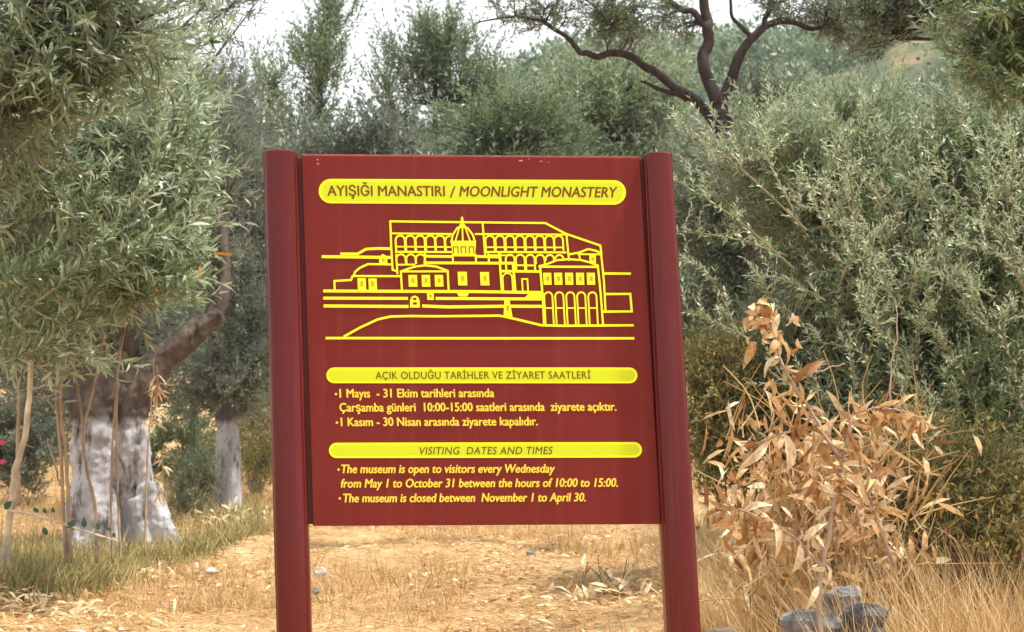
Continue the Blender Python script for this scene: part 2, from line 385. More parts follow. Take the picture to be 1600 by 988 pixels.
def make_tree(name, label, cat, group, base, trunk_paths, ells, leafmat_, barkmat_, density, nsh, shoot_len, npairs, leaf, nparts=0,
              kind='q', extra=None, special=0.0, bias=.45, twig_every=3, sides=10, flute=.12, trunkname='trunk', **kw):
    """trunk_paths: list of (name, [(px,py,d)...] , r0, r1)"""
    th = thing(name, base, label, cat, group)
    limbs = []
    for (nm, pts, r0, r1) in trunk_paths:
        P = smoothpath([at(*p) if len(p) == 3 else np.array(p[1]) for p in pts], max(6, len(pts) * 5))
        if nm == 'limb':
            w_ = rng.normal(0, r0 * .25, (len(P) // 4 + 3, 3)); w_[0] = 0; P = P + smoothpath(w_, len(P))
        mb = MB(); tube(mb, P, r0 * (.86 if name == 'dark_limbed_tree' else 1), r1 * .8, sides if r0 > .03 else 6, rough=.05, flute=flute, seed=int(abs(P[0][0]) * 100))
        link(nm, mb.mesh(nm, base, True), barkmat_, th); limbs.append(P if nm != 'trunk' else P[len(P) // 2:])
    P, A, Nn, L, Wd, info, br = crown(ells, density, nsh, shoot_len, npairs, leaf, limbs, **kw)
    tw = br; twigs(tw, info, .0025 if leaf < .09 else .003, twig_every)
    o = link('branches', tw.mesh('branches', base), barkmat_ if leaf < .03 else (M_twig if nparts else barkmat_), th); o['kind'] = 'stuff'
    if extra is not None:
        P2, A2, N2, L2, W2 = extra
        P = np.concatenate([P, P2]); A = np.concatenate([A, A2]); Nn = np.concatenate([Nn, N2]); L = np.concatenate([L, L2]); Wd = np.concatenate([Wd, W2])
    put_leaves(th, base, P, A, Nn, L, Wd, tints(P, bias=bias, special=special), kind, leafmat_, nparts)
    return th

# ================================================================== SETTING
def grid(xs, ys, name, mat, zoff=0.0, rough=0.0):
    X, Y = np.meshgrid(xs, ys); Z = gh(X, Y) + zoff
    if rough: Z = Z + rng.normal(0, rough, Z.shape) * (np.abs(X) < 14) * (Y > 5)
    V = np.stack([X, Y, Z], -1).reshape(-1, 3); nx = len(xs); ny = len(ys)
    i = (np.arange(ny - 1)[:, None] * nx + np.arange(nx - 1)[None, :]).ravel()
    loops = np.stack([i, i + 1, i + nx + 1, i + nx], 1).ravel(); n = len(i)
    return link(name, mesh_np(name, V, loops, np.arange(n) * 4, np.full(n, 4), smooth=True), mat)
def groundmat():
    m, nt, p, o = newmat('dry_ground')
    tc = N(nt, 'ShaderNodeTexCoord')
    n1 = N(nt, 'ShaderNodeTexNoise'); n1.inputs['Scale'].default_value = 1.3; n1.inputs['Detail'].default_value = 8; n1.inputs['Roughness'].default_value = .7
    n2 = N(nt, 'ShaderNodeTexNoise'); n2.inputs['Scale'].default_value = 45; n2.inputs['Detail'].default_value = 6; n2.inputs['Roughness'].default_value = .75
    for n in (n1, n2): nt.links.new(tc.outputs['Object'], n.inputs['Vector'])
    ma = N(nt, 'ShaderNodeMath', operation='MULTIPLY_ADD'); ma.inputs[1].default_value = .5
    nt.links.new(n2.outputs[0], ma.inputs[0]); nt.links.new(n1.outputs[0], ma.inputs[2])
    r = ramp(nt, [(.48, (.16, .085, .04)), (.60, (.36, .205, .10)), (.78, (.52, .335, .165)), (.95, (.66, .48, .27))], ma.outputs[0])
    nt.links.new(r.outputs[0], p.inputs['Base Color']); p.inputs['Roughness'].default_value = .95; p.inputs['Specular IOR Level'].default_value = .1
    bp = N(nt, 'ShaderNodeBump'); bp.inputs['Strength'].default_value = .7; bp.inputs['Distance'].default_value = .03
    nt.links.new(n2.outputs[0], bp.inputs['Height']); nt.links.new(bp.outputs[0], p.inputs['Normal'])
    return m
def hillmat():
    m, nt, p, o = newmat('hill_soil')
    tc = N(nt, 'ShaderNodeTexCoord')
    n1 = N(nt, 'ShaderNodeTexNoise'); n1.inputs['Scale'].default_value = .12; n1.inputs['Detail'].default_value = 9; n1.inputs['Roughness'].default_value = .7
    nt.links.new(tc.outputs['Object'], n1.inputs['Vector'])
    r = ramp(nt, [(.38, (.05, .07, .035)), (.5, (.11, .12, .06)), (.58, (.33, .22, .12)), (.7, (.42, .30, .18))], n1.outputs[0])
    nt.links.new(r.outputs[0], p.inputs['Base Color']); p.inputs['Roughness'].default_value = 1; p.inputs['Specular IOR Level'].default_value = .1
    return m
M_ground = groundmat()
xs = np.concatenate([np.linspace(-140, -15, 16), np.linspace(-14, 14, 281), np.linspace(15, 140, 16)])
ys = np.concatenate([np.linspace(-40, 4, 12), np.linspace(4.5, 26, 216), np.linspace(27, 60, 34)])
tag(grid(xs, ys, 'ground', M_ground, 0, .008), kind='structure')
tag(grid(np.linspace(-140, 140, 141), np.linspace(60, 250, 96), 'hill', hillmat()), kind='structure')

# scrub on the hill
def scrub():
    n = 4200
    y = rng.uniform(60, 168, n); x = rng.uniform(-.36, .42, n) * y
    dens = np.sin(x * .16 + y * .11) + np.sin(x * .07 - y * .21 + 2)
    k = dens > -1.35; x, y = x[k], y[k]; n = len(x); r = rng.uniform(.8, 2.3, n) * (.6 + y / 260)
    z = gh(x, y); c = np.stack([x, y, z + r * .45], 1)
    m = 62
    u = unit(rng.normal(0, 1, (n, m, 3))) * rng.uniform(.35, 1, (n, m, 1)) ** .4
    P = (c[:, None] + u * r[:, None, None] * np.array([1, 1, .85])).reshape(-1, 3)
    A = unit(u.reshape(-1, 3) * .6 + rng.normal(0, .6, (n * m, 3)) + np.array([0, 0, .4])); Nn = unit(u.reshape(-1, 3) + rng.normal(0, .5, (n * m, 3)))
    L = rng.uniform(.35, .75, n * m); t = np.clip(np.repeat(rng.uniform(.1, .8, n), m) + rng.normal(0, .15, n * m), 0, 1)
    o = link('hill_scrub', leaves_mesh('hill_scrub', P, A, Nn, L, L * .55, t, 'q', (0, 0, 0)), M_far)
    tag(o, 'distant green trees and scrub covering the hillside behind the olives', 'scrub', kind='stuff')
scrub()

# ================================================================== SIGN
SD = 5.6; YAW = R(3.0)
Sc = at(735, 532, SD); Su = np.array([math.cos(YAW), math.sin(YAW), 0]); Sn = np.array([-math.sin(YAW), math.cos(YAW), 0])
def S(px, py):
    """photo pixel -> (u, z) on the sign's face plane, u along the face, z height above the sign's base"""
    x = (px - 800) / F; z = -(py - 494) / F
    r = np.array([x, cP - z * sP, sP + z * cP]); o = np.array([0, 0, CAMZ])
    t = (Sc - o).dot(Sn) / r.dot(Sn); p = o + r * t
    return (p - Sc).dot(Su), p[2] - SBZ
SBZ = float(gh(Sc[0], SD)) - .02
sign = thing('information_sign', (Sc[0], Sc[1], SBZ), 'tall maroon information sign with yellow monastery drawing and visiting hours between two posts', 'sign')
sign.rotation_euler = (0, 0, YAW)

def paint(name, c, rough, dust=.0, spec=.3):
    m, nt, p, o = newmat(name)
    tc = N(nt, 'ShaderNodeTexCoord')
    n1 = N(nt, 'ShaderNodeTexNoise'); n1.inputs['Scale'].default_value = 3.5; n1.inputs['Detail'].default_value = 8; n1.inputs['Roughness'].default_value = .65
    nt.links.new(tc.outputs['Object'], n1.inputs['Vector'])
    r = ramp(nt, [(.3, tuple(v * .9 for v in c)), (.7, tuple(v * 1.08 + dust for v in c))], n1.outputs[0])
    mp = N(nt, 'ShaderNodeMapping'); mp.inputs['Scale'].default_value = (28, 28, 1.1); nt.links.new(tc.outputs['Object'], mp.inputs[0])
    n3 = N(nt, 'ShaderNodeTexNoise'); n3.inputs['Scale'].default_value = 1; n3.inputs['Detail'].default_value = 6; nt.links.new(mp.outputs[0], n3.inputs['Vector'])
    mr3 = N(nt, 'ShaderNodeMapRange'); mr3.inputs['From Min'].default_value = .52; mr3.inputs['From Max'].default_value = .85; mr3.inputs['To Max'].default_value = .22
    nt.links.new(n3.outputs[0], mr3.inputs['Value'])
    mxd = N(nt, 'ShaderNodeMix', data_type='RGBA'); mxd.inputs['B'].default_value = (.30, .10, .07, 1)
    nt.links.new(mr3.outputs[0], mxd.inputs['Factor']); nt.links.new(r.outputs[0], mxd.inputs['A'])
    nt.links.new(mxd.outputs['Result'], p.inputs['Base Color'])
    n2 = N(nt, 'ShaderNodeTexNoise'); n2.inputs['Scale'].default_value = 60; n2.inputs['Detail'].default_value = 4
    nt.links.new(tc.outputs['Object'], n2.inputs['Vector'])
    mr = N(nt, 'ShaderNodeMapRange'); mr.inputs['To Min'].default_value = rough - .06; mr.inputs['To Max'].default_value = rough + .08
    nt.links.new(n2.outputs[0], mr.inputs['Value']); nt.links.new(mr.outputs[0], p.inputs['Roughness'])
    p.inputs['Specular IOR Level'].default_value = spec
    return m
M_red = paint('maroon_paint', (.168, .0145, .010), .45, dust=.004, spec=.16)
M_post = paint('maroon_post_paint', (.105, .007, .005), .2, spec=.3)
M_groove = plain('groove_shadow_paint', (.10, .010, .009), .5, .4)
M_yel = plain('yellow_print', (.92, .91, .008), .5, .3)
M_yel2 = plain('yellow_green_print', (.60, .68, .006), .5, .3)
M_txt = plain('warm_yellow_lettering', (.95, .68, .05), .5, .3)
M_btxt = plain('brown_lettering', (.17, .045, .006), .5, .3)
M_chip = plain('chipped_paint', (.5, .28, .26), .7, .2)

# panel: thin box between the posts, edges follow the racked frame
def quad_box(name, cor, y0, y1, mat, bev=.002):
    # cor: TL TR BR BL in (u, z)
    mb = MB(); c = [np.array(q) for q in cor]; m = sum(c) / 4
    ins = [q + (m - q) / np.linalg.norm(m - q) * bev for q in c]
    V = [(q[0], y0, q[1]) for q in ins] + [(q[0], y0 + bev, q[1]) for q in c] + [(q[0], y1, q[1]) for q in c]
    Fs = [(0, 3, 2, 1)]
    for i in range(4):
        j = (i + 1) % 4; Fs += [(i, j, 4 + j, 4 + i), (4 + i, 4 + j, 8 + j, 8 + i)]
    Fs.append((8, 9, 10, 11)); mb.add(V, Fs); return link(name, mb.mesh(name), mat, sign)
TL, TR, BR, BL = S(471, 243), S(1000, 246.5), S(1033, 819), S(489, 822)
quad_box('panel', [TL, TR, BR, BL], 0, .045, M_red, .003)
# strip on the panel's top; the lit edge is put into its paler colour
quad_box('lit_top_edge', [(TL[0] + .002, TL[1] + .006), (TR[0] - .002, TR[1] + .006), (TR[0] - .002, TR[1] + .0005), (TL[0] + .002, TL[1] + .0005)], .004, .042, plain('lit_edge_paint', (.30, .10, .085), .6, .3, .3, 30), .001)
def post(x0t, x1t, x0b, x1b, ytop, ybot, name, groove_side):
    (a0, zt) = S(x0t, ytop); (a1, _) = S(x1t, ytop); (b0, zb) = S(x0b, ybot); (b1, _) = S(x1b, ybot)
    k = (-.25 - zt) / (zb - zt)      # run on below the ground
    g0 = a0 + (b0 - a0) * k; g1 = a1 + (b1 - a1) * k
    # profile across 0..1, depth in metres: rounded front, narrow lip either side
    prof = [(0, .05), (0.0, -.012), (.02, -.019)]
    for i in range(0, 21):
        th = math.pi * (1 - i / 20); xx = .5 + .455 * math.cos(th)
        prof.append((xx, -.021 - .032 * (math.sin(th) ** .75 if math.sin(th) > 0 else 0)))
    prof += [(.98, -.019), (1, -.012), (1, .05)]
    n = len(prof); V = []
    L = [(a0, a1, zt, -.003), (a0, a1, zt - .003, 0), (g0, g1, -.25, 0)]
    for (q0, q1, z, ins) in L:
        for (s, y) in prof:
            u = q0 + (q1 - q0) * s
            cx = (q0 + q1) / 2; u = cx + (u - cx) * (1 + ins / .06); V.append((u, y * (1 + ins / .06), z))
    Fs = []
    for l in range(2):
        for i in range(n):
            j = (i + 1) % n
            Fs.append((l * n + i, (l + 1) * n + i, (l + 1) * n + j, l * n + j))
    Fs.append(tuple(range(n))); Fs.append(tuple(2 * n + i for i in range(n))[::-1])
    mb = MB(); mb.add(V, Fs); me = mb.mesh(name, smooth=True)
    o = link(name, me, M_post, sign)
    me.set_sharp_from_angle(angle=R(35))
    return o
post(411.5, 464.5, 432.5, 486.5, 239, 988, 'post', 1)
post(1004.5, 1049.5, 1041, 1094.5, 242.5, 988, 'post', -1)
# strips closing the gap by each post; its shade is painted into them
def gap_strip(pt, pb, qt, qb, yt, yb):
    quad_box('gap_shade_strip', [S(pt, yt), S(qt, yt), S(qb, yb), S(pb, yb)], .016, .04, M_groove, .001)
gap_strip(463.5, 479, 470.6, 488.6, 245, 819)
gap_strip(1000.6, 1033.4, 1005, 1036, 247.5, 818)

LV = [0]
class Art:
    def __init__(s, y): s.mb = MB(); s.y = y
    def poly(s, pts):
        LV[0] += 1; y = s.y - .00002 * (LV[0] % 150)
        V = [(S(*p)[0], y, S(*p)[1]) for p in pts]
        s.mb.add(V, [tuple(range(len(V)))])
    def line(s, pts, w=3.4, closed=False, cap=True):
        w = w * .88
        LV[0] += 1; y = s.y - .00002 * (LV[0] % 150)
        P = np.array(pts, float)
        if cap and not closed:
            d0 = P[0] - P[1]; d1 = P[-1] - P[-2]; P = P.copy(); P[0] += d0 / np.linalg.norm(d0) * w * .3; P[-1] += d1 / np.linalg.norm(d1) * w * .3
        n = len(P); Ls, Rs = [], []
        for i in range(n):
            a = P[i] - P[(i - 1) % n] if (i > 0 or closed) else P[1] - P[0]
            b = P[(i + 1) % n] - P[i] if (i < n - 1 or closed) else P[-1] - P[-2]
            a = a / np.linalg.norm(a); b = b / np.linalg.norm(b); t = a + b; t = t / (np.linalg.norm(t) + 1e-9)
            nn = np.array([-t[1], t[0]]); m = min(1.6, 1 / max(.3, nn.dot([-a[1], a[0]])))
            Ls.append(P[i] + nn * w / 2 * m); Rs.append(P[i] - nn * w / 2 * m)
        V = [(S(*p)[0], y, S(*p)[1]) for p in Ls + Rs]
        Fs = [(i, i + 1, n + i + 1, n + i) for i in range(n - 1)]
        if closed: Fs.append((n - 1, 0, n, 2 * n - 1))
        s.mb.add(V, Fs)
    def rect(s, x0, y0, x1, y1): s.poly([(x0, y0), (x1, y0), (x1 + .04 * (y1 - y0), y1), (x0 + .04 * (y1 - y0), y1)])
    def arch(s, cx, top, bot, hw, w, tilt=.04):
        r = hw; pts = [(cx - r + tilt * (bot - top), bot)]
        for k in range(0, 9):
            th = math.pi * (1 - k / 8); pts.append((cx + r * math.cos(th), top + r - r * math.sin(th)))
        pts.append((cx + r + tilt * (bot - top), bot)); s.line(pts, w, cap=False)
    def build(s, name, mat, parent=None):
        me = s.mb.mesh(name); me.materials.append(mat)
        # all faces look at the viewer
        o = bpy.data.objects.new(name, me); C.objects.link(o); o.parent = parent or sign
        return o
def pill(x0, x1, y0l, y1l, y0r, y1r, y, name, mat, inset=0, parent=None):
    x0 += inset; x1 -= inset; pts = []
    hl = (y1l - y0l) / 2 - inset; cl = (y0l + y1l) / 2; hr = (y1r - y0r) / 2 - inset; cr_ = (y0r + y1r) / 2
    for k in range(17):
        th = math.pi / 2 + math.pi * k / 16; pts.append((x0 + hl + hl * math.cos(th), cl - hl * math.sin(th)))
    for k in range(17):
        th = -math.pi / 2 + math.pi * k / 16; pts.append((x1 - hr + hr * math.cos(th), cr_ - hr * math.sin(th)))
    mb = MB(); mb.add([(S(*p)[0], y, S(*p)[1]) for p in pts], [tuple(range(len(pts)))])
    return link(name, mb.mesh(name), mat, parent or sign)
def lettering(body, x0, x1, base0, base1, cap, mat, italic=0.0, bold=.9, y=-.0055, parent=None, name='lettering', space=1.0):
    """flat print: the glyphs laid on the sign's face; bold = extra stroke weight in pixels"""
    cu = bpy.data.curves.new('t', 'FONT'); cu.body = body; cu.space_character = space; cu.resolution_u = 3
    ob = bpy.data.objects.new('t', cu); C.objects.link(ob); bpy.context.view_layer.update()
    me = bpy.data.meshes.new_from_object(ob.evaluated_get(bpy.context.evaluated_depsgraph_get()))
    n = len(me.vertices); co = np.empty(n * 3, np.float32); me.vertices.foreach_get('co', co); co = co.reshape(-1, 3).astype(float)
    bpy.data.objects.remove(ob)
    faces = [tuple(p.vertices) for p in me.polygons]
    cu2 = bpy.data.curves.new('t2', 'FONT'); cu2.body = 'H'; ob = bpy.data.objects.new('t2', cu2); C.objects.link(ob); bpy.context.view_layer.update()
    caph = ob.dimensions[1]; bpy.data.objects.remove(ob)
    sh = co[:, 0] + italic * co[:, 1]
    u = (sh - sh.min()) / (sh.max() - sh.min())
    bx = x0 + (x1 - x0) * u; by = base0 + (base1 - base0) * u
    py = by - co[:, 1] / caph * cap; pxx = bx + .04 * (py - by)
    mb = MB()
    for k, (dx, dy) in enumerate([(-bold / 2, 0), (bold / 2, 0), (0, bold * .35), (0, -bold * .35)]):
        mb.add([(S(a + dx, b_ + dy)[0], y - k * .00006, S(a + dx, b_ + dy)[1]) for a, b_ in zip(pxx, py)], faces)
    me = mb.mesh(name); me.materials.append(mat)
    o = bpy.data.objects.new(name, me); C.objects.link(o); o.parent = parent or sign; o['kind'] = 'stuff'
    return o
# bands
b = pill(498, 978, 279.8, 318, 281.8, 320.2, -.001, 'title_band', M_yel)
pill(498, 978, 279.8, 318, 281.8, 320.2, -.0014, 'band_fill', M_yel2, 4.2, b)
lettering('AYIŞIĞI MANASTIRI', 512, 695, 306, 306.8, 15.6, M_btxt, 0, .9, -.0019, b)
lettering('/', 703, 712, 308.5, 308.5, 16.5, M_btxt, .12, .9, -.0019, b)
lettering('MOONLIGHT MONASTERY', 718, 965, 307, 308.6, 15.6, M_btxt, .2, .9, -.0019, b)
b = pill(510, 996, 574.5, 599, 574.5, 599.2, -.001, 'hours_band', M_yel)
pill(510, 996, 574.5, 599, 574.5, 599.2, -.0014, 'band_fill', M_yel2, 3.6, b)
lettering('AÇIK OLDUĞU TARİHLER VE ZİYARET SAATLERİ', 587, 923, 592.3, 591.6, 11, M_btxt, 0, .3, -.0019, b, space=1.05)
b = pill(514, 1003, 692, 716, 691, 715.2, -.001, 'visiting_band', M_yel)
pill(514, 1003, 692, 716, 691, 715.2, -.0014, 'band_fill', M_yel2, 3.6, b)
lettering('VISITING  DATES AND TIMES', 656, 864, 710.2, 709.6, 11.2, M_btxt, .2, .3, -.0019, b, space=1.05)
TB = 1.0
for (body, x0, x1, b0, b1, it) in [
        ('1 Mayıs  - 31 Ekim tarihleri arasında', 531, 772, 621.3, 620.6, 0),
        ('Çarşamba günleri  10:00-15:00 saatleri arasında  ziyarete açıktır.', 531, 963, 643.3, 641.8, 0),
        ('1 Kasım - 30 Nisan arasında ziyarete kapalıdır.', 533, 840, 666, 664.8, 0),
        ('The museum is open to visitors every Wednesday', 534, 867, 739.5, 738.6, .2),
        ('from May 1 to October 31 between the hours of 10:00 to 15:00.', 533, 965, 762, 760.6, .2),
        ('The museum is closed between  November 1 to April 30.', 537, 915, 785, 783.4, .2)]:
    lettering(body, x0, x1, b0, b1, 13.0, M_txt, it, TB, -.0015)
for (x, y) in [(525, 616), (526.5, 660.5), (529, 734), (531, 779)]:
    a = Art(-.0012); a.poly([(x + 2 * math.cos(k), y + 2 * math.sin(k)) for k in np.linspace(0, 6.28, 9)[:-1]]); a.build('bullet_dot', M_txt)
# drawing
a = Art(-.001); l = a.line
l([(621, 424), (613.5, 422), (611.2, 385), (609.8, 346.2), (722, 347.5), (852, 348.8), (884, 365.5), (938, 384), (939.5, 396)], 3.6)
l([(611.5, 365), (705, 366)], 3.2); l([(743, 366), (884, 366.8)], 3.2)
l([(754, 350), (755.5, 366), (758, 400)], 3.4); l([(885, 367), (889, 407)], 3.4)
for cx in (625.3, 641, 656.4, 672.3, 687.5): a.arch(cx, 368.3, 392, 7.2, 3.4)
l([(697, 393), (695.5, 376), (698, 370.5), (703, 369)], 3.2)
l([(620, 385.7), (704, 386.3)], 2.6); l([(618, 393.8), (706, 394.2)], 3.4)
for cx in (765.3, 781, 796.6, 812.2, 827.8, 843.2, 858.4, 872.6): a.arch(cx, 368.6, 392, 6.9, 3.2)
l([(760, 386.6), (880, 387)], 2.6); l([(759, 394), (884, 394.8)], 3.4)
l([(619, 398), (621, 428)], 3.2)
for cx in (626.5, 642, 657): a.arch(cx, 397.6, 412.5, 7.2, 3.2)
l([(620, 414), (648, 413.6)], 3)
l([(663, 400.6), (706, 401.2)], 4.6); l([(663, 411), (845 - 44, 411.6)], 4.8); l([(744, 401), (781, 402)], 4.6)
l([(664, 396), (663.5, 411)], 3.6); l([(707, 398), (708, 411)], 3.2); l([(743, 398), (744, 411)], 3.2); l([(763, 396), (764, 410)], 3.6); l([(780.5, 396), (782, 411)], 5)
for cx in (797, 812.7, 828.3): a.arch(cx, 398.2, 423, 6.9, 3.2)
a.arch(843.8, 398.4, 413, 6.9, 3.2); a.arch(859, 398.6, 408, 6.6, 3.2); a.arch(874, 398.8, 405, 6.4, 3.2)
l([(806, 414.8), (836, 415.2)], 3); l([(782, 424), (845, 424.6)], 4.4)
l([(765, 399), (800, 399.4)], 2.6)
# lantern dome
a.poly([(720.6, 339), (723.2, 339), (725, 350), (731, 358), (722.4, 356), (714, 358), (719.4, 350)])
l([(715, 356), (707.5, 367), (705, 379)], 3.4); l([(730, 356), (738.5, 367), (742.5, 379)], 3.4)
l([(719, 352), (711.5, 377)], 2.6); l([(722.3, 352), (723, 377)], 2.8); l([(725.6, 352), (734.5, 377)], 2.6)
a.poly([(704.5, 376.5), (743, 376.5), (743.6, 382), (742.2, 401), (707.4, 401), (704.8, 382)])
# hills and houses at the left
l([(504, 401.4), (612, 402.6)], 5.2); l([(533, 397), (559, 397), (572, 389.6), (590, 388.6), (611, 389)], 4.6)
a.poly([(592, 402), (598, 397), (605, 401), (605.5, 414), (592.8, 414)])
l([(613, 413.6), (575, 413), (562, 419), (554.6, 425.5), (553, 431.5)], 3.6)
l([(611, 389), (612.6, 414)], 2.6)
l([(625, 432), (551, 431.6), (548.5, 438), (522.5, 439.4), (523, 453)], 3.6)
a.rect(558.5, 435, 571.5, 453); a.rect(575.6, 435.5, 588.5, 453)
l([(506.5, 455), (740, 456), (828, 457.2), (847, 457.4)], 5.2)
l([(506.5, 466.2), (636, 466.6)], 5.2); l([(682, 466.6), (845, 467.6)], 5.2)
l([(507, 478.4), (637, 479.2)], 5.4); l([(661, 478.4), (700, 480), (788, 478.8), (846, 479)], 5.4)
a.poly([(640.6, 481), (640.6, 470), (642.6, 464.5), (648, 462), (653.5, 464.5), (655.6, 470), (656, 481)])
a.rect(667, 455, 677.5, 469); a.poly([(713, 457), (733, 457.5), (730, 463.8), (717, 463.6)])
l([(538, 526), (562, 512.5), (590, 499.5), (610, 495), (640, 494.2), (680, 494.6), (740, 494), (780, 493.5), (806, 499), (846, 508.6), (880, 509.4), (989, 508.6)], 4.1)
l([(510, 528.6), (740, 529), (990, 529)], 4.4)
a.poly([(829, 457), (846, 457.6), (846, 468), (818, 466.6)])
# first house
l([(626.5, 424.4), (648, 417), (664, 415), (682, 417), (699.5, 423.6), (701, 454)], 3.6)
l([(627, 424.6), (698, 424.4)], 3.4); l([(626.4, 424), (628, 454)], 3.6)
a.rect(638, 430, 651.6, 448.4); a.rect(658.6, 430, 671.8, 448.4); a.rect(679, 430, 692.2, 448.2)
a.rect(715, 425, 729.4, 446.4); a.rect(750, 425.5, 764, 446.4)
l([(781, 412), (784.2, 455)], 3.8); l([(801.5, 412), (805, 455)], 4.4); a.arch(792.8, 427.2, 455, 7.4, 2.6)
a.line([(816.6, 455), (815.6, 436.4), (824, 436.4), (825, 455)], 2.8, cap=False)
# right building
l([(843.4, 416), (856, 412.6), (870, 407), (888, 405.4), (908, 406.8), (922, 410.6), (934, 415.4), (938.6, 460), (942, 507)], 3.6)
l([(842.4, 417), (932, 417.4)], 4); l([(843.8, 417), (848.4, 470), (850, 508)], 3.8)
for cx in (855, 872, 889, 906, 923): a.rect(cx - 6.4, 426.6, cx + 6.2, 445.4)
for cx in (856.6, 873.8, 891, 908, 925.4):
    a.arch(cx, 457, 508, 6.4, 2.9, .045); l([(cx - 5, 481.6), (cx + 6.6, 481.8)], 2.4)
l([(939, 396), (943.5, 440), (946, 487)], 3.4)
l([(889, 398), (905, 395), (919, 389.6), (932, 392.6), (940, 397)], 3.6); l([(903, 397.6), (938, 398)], 3); l([(905, 398), (906, 406)], 3)
a.rect(920.6, 399, 930.6, 411.6)
l([(944, 427.8), (984.6, 428)], 4.2); l([(945, 460), (984.6, 459.6), (987, 487), (943, 487.4)], 4)
a.poly([(788, 468), (796, 468), (800.8, 495.6), (786.6, 494)])
a.build('monastery_drawing', M_yel)
d = Art(-.0042)      # small dark openings printed over the yellow shapes
M_open = plain('ochre_print', (.50, .40, .02), .5, .3)
for (cx, cy, h) in [(565, 444, 8), (582, 444, 8), (645, 439, 7), (665.5, 439, 7), (686, 439, 7), (722.5, 435.6, 8), (757.5, 435.6, 8), (599, 407, 5), (672.5, 463, 4), (926, 405.6, 5), (793, 482, 8)] + [(c, 436, 7) for c in (855.4, 872.4, 889.4, 906.4, 923.4)]:
    d = Art(-.0042); d.rect(cx - 2.2, cy - h / 2, cx + 2.2, cy + h / 2); d.build('window_opening', M_open)
for cx in (712, 724, 736.6): d = Art(-.0043); d.line([(cx - 3.4, 397), (cx - 3.6, 386.4), (cx + 3.4, 386.4), (cx + 3.8, 397)], 1.6, cap=False); d.build('lantern_window', M_red)
d = Art(-.0043); d.poly([(645.4, 466), (650.6, 466), (650.6, 469.4), (645.4, 469.4)]); d.build('niche_opening', M_red); d = Art(-.0043); d.poly([(645.4, 473), (651.4, 473), (651.4, 476.6), (645.4, 476.6)])
d.build('niche_opening', M_red)
# chips and bird marks near the panel's top edge
d = Art(-.0006)
for (cx, cy, w, h) in [(814, 251.6, 8, 2.6), (845, 252.8, 7, 2), (857, 254.4, 3, 2), (826, 249, 3, 1.6), (496, 250, 3, 3), (497, 256.6, 6, 2.4), (742, 250, 2, 1.2)]:
    d.poly([(cx + w / 2 * math.cos(k) * random.uniform(.6, 1.1), cy + h / 2 * math.sin(k) * random.uniform(.6, 1.1)) for k in np.linspace(0, 6.28, 10)[:-1]])
o = d.build('paint_chips', M_chip); o['kind'] = 'stuff'

# ================================================================== TREES
def gbase(px, d):
    x = (px - 800) / F * d; return np.array([x, d, float(gh(x, d))])
def gpy(px, d):
    b_ = gbase(px, d); q = proj(b_[None]); return float(q[1][0])

def bough_paths(n, xr, yr, dr, ang, ln, curve=25, lim=None):
    out_ = []
    for k in range(n):
        x, y, dd_ = rng.uniform(*xr), rng.uniform(*yr), rng.uniform(*dr)
        if lim: y = min(y, lim(x) - abs(rng.normal(0, 30)))
        a_ = math.radians(rng.uniform(*ang)); l_ = rng.uniform(*ln); c_ = rng.normal(0, curve)
        ux, uy = math.cos(a_), -math.sin(a_)
        out_.append([(x, y, dd_ + .15), (x + ux * l_ * .5 - uy * c_, y + uy * l_ * .5 + ux * c_, dd_), (x + ux * l_, y + uy * l_, dd_ - rng.uniform(0, .2))])
    return out_
def sprays(defs, leaf, npp, wd=.26, shl=.15, nd=.16, upd=.6):
    """explicit shoots drawn where the photo shows them: list of [(px,py,d)...]"""
    Ps = []; mb = MB()
    Pa, Aa, Na, La, Wa = [], [], [], [], []
    for pts in defs:
        path = smoothpath([at(*p) for p in pts], 14); ln = np.linalg.norm(np.diff(path, axis=0), axis=1).sum()
        tube(mb, path, .006, .002, 5)
        k = int(ln / nd) + 2
        idx = rng.integers(2, 13, k); S0 = path[idx]; dirn = unit(path[-1] - path[0])
        D0 = dirn * .6 + rng.normal(0, .5, (k, 3)) + np.array([0, 0, upd])
        P, A, Nn, L, Wd, info = shoots(S0, D0, shl, npp, leaf, 36, .1, width=wd); twigs(mb, info, .002, 1)
        P2, A2, N2, L2, W2, _ = shoots(path[1:-1], np.diff(path, axis=0)[1:] , ln / 12, 1, leaf, 42, 0, width=wd)
        P3, A3, N3, L3, W3, _ = shoots(path[1:-1], np.diff(path, axis=0)[1:] , ln / 8, 2, leaf, 34, 0, width=wd)
        for q in ((P, A, Nn, L, Wd), (P2, A2, N2, L2, W2), (P3, A3, N3, L3, W3)):
            Pa.append(q[0]); Aa.append(q[1]); Na.append(q[2]); La.append(q[3]); Wa.append(q[4])
    return [np.concatenate(v) for v in (Pa, Aa, Na, La, Wa)], mb
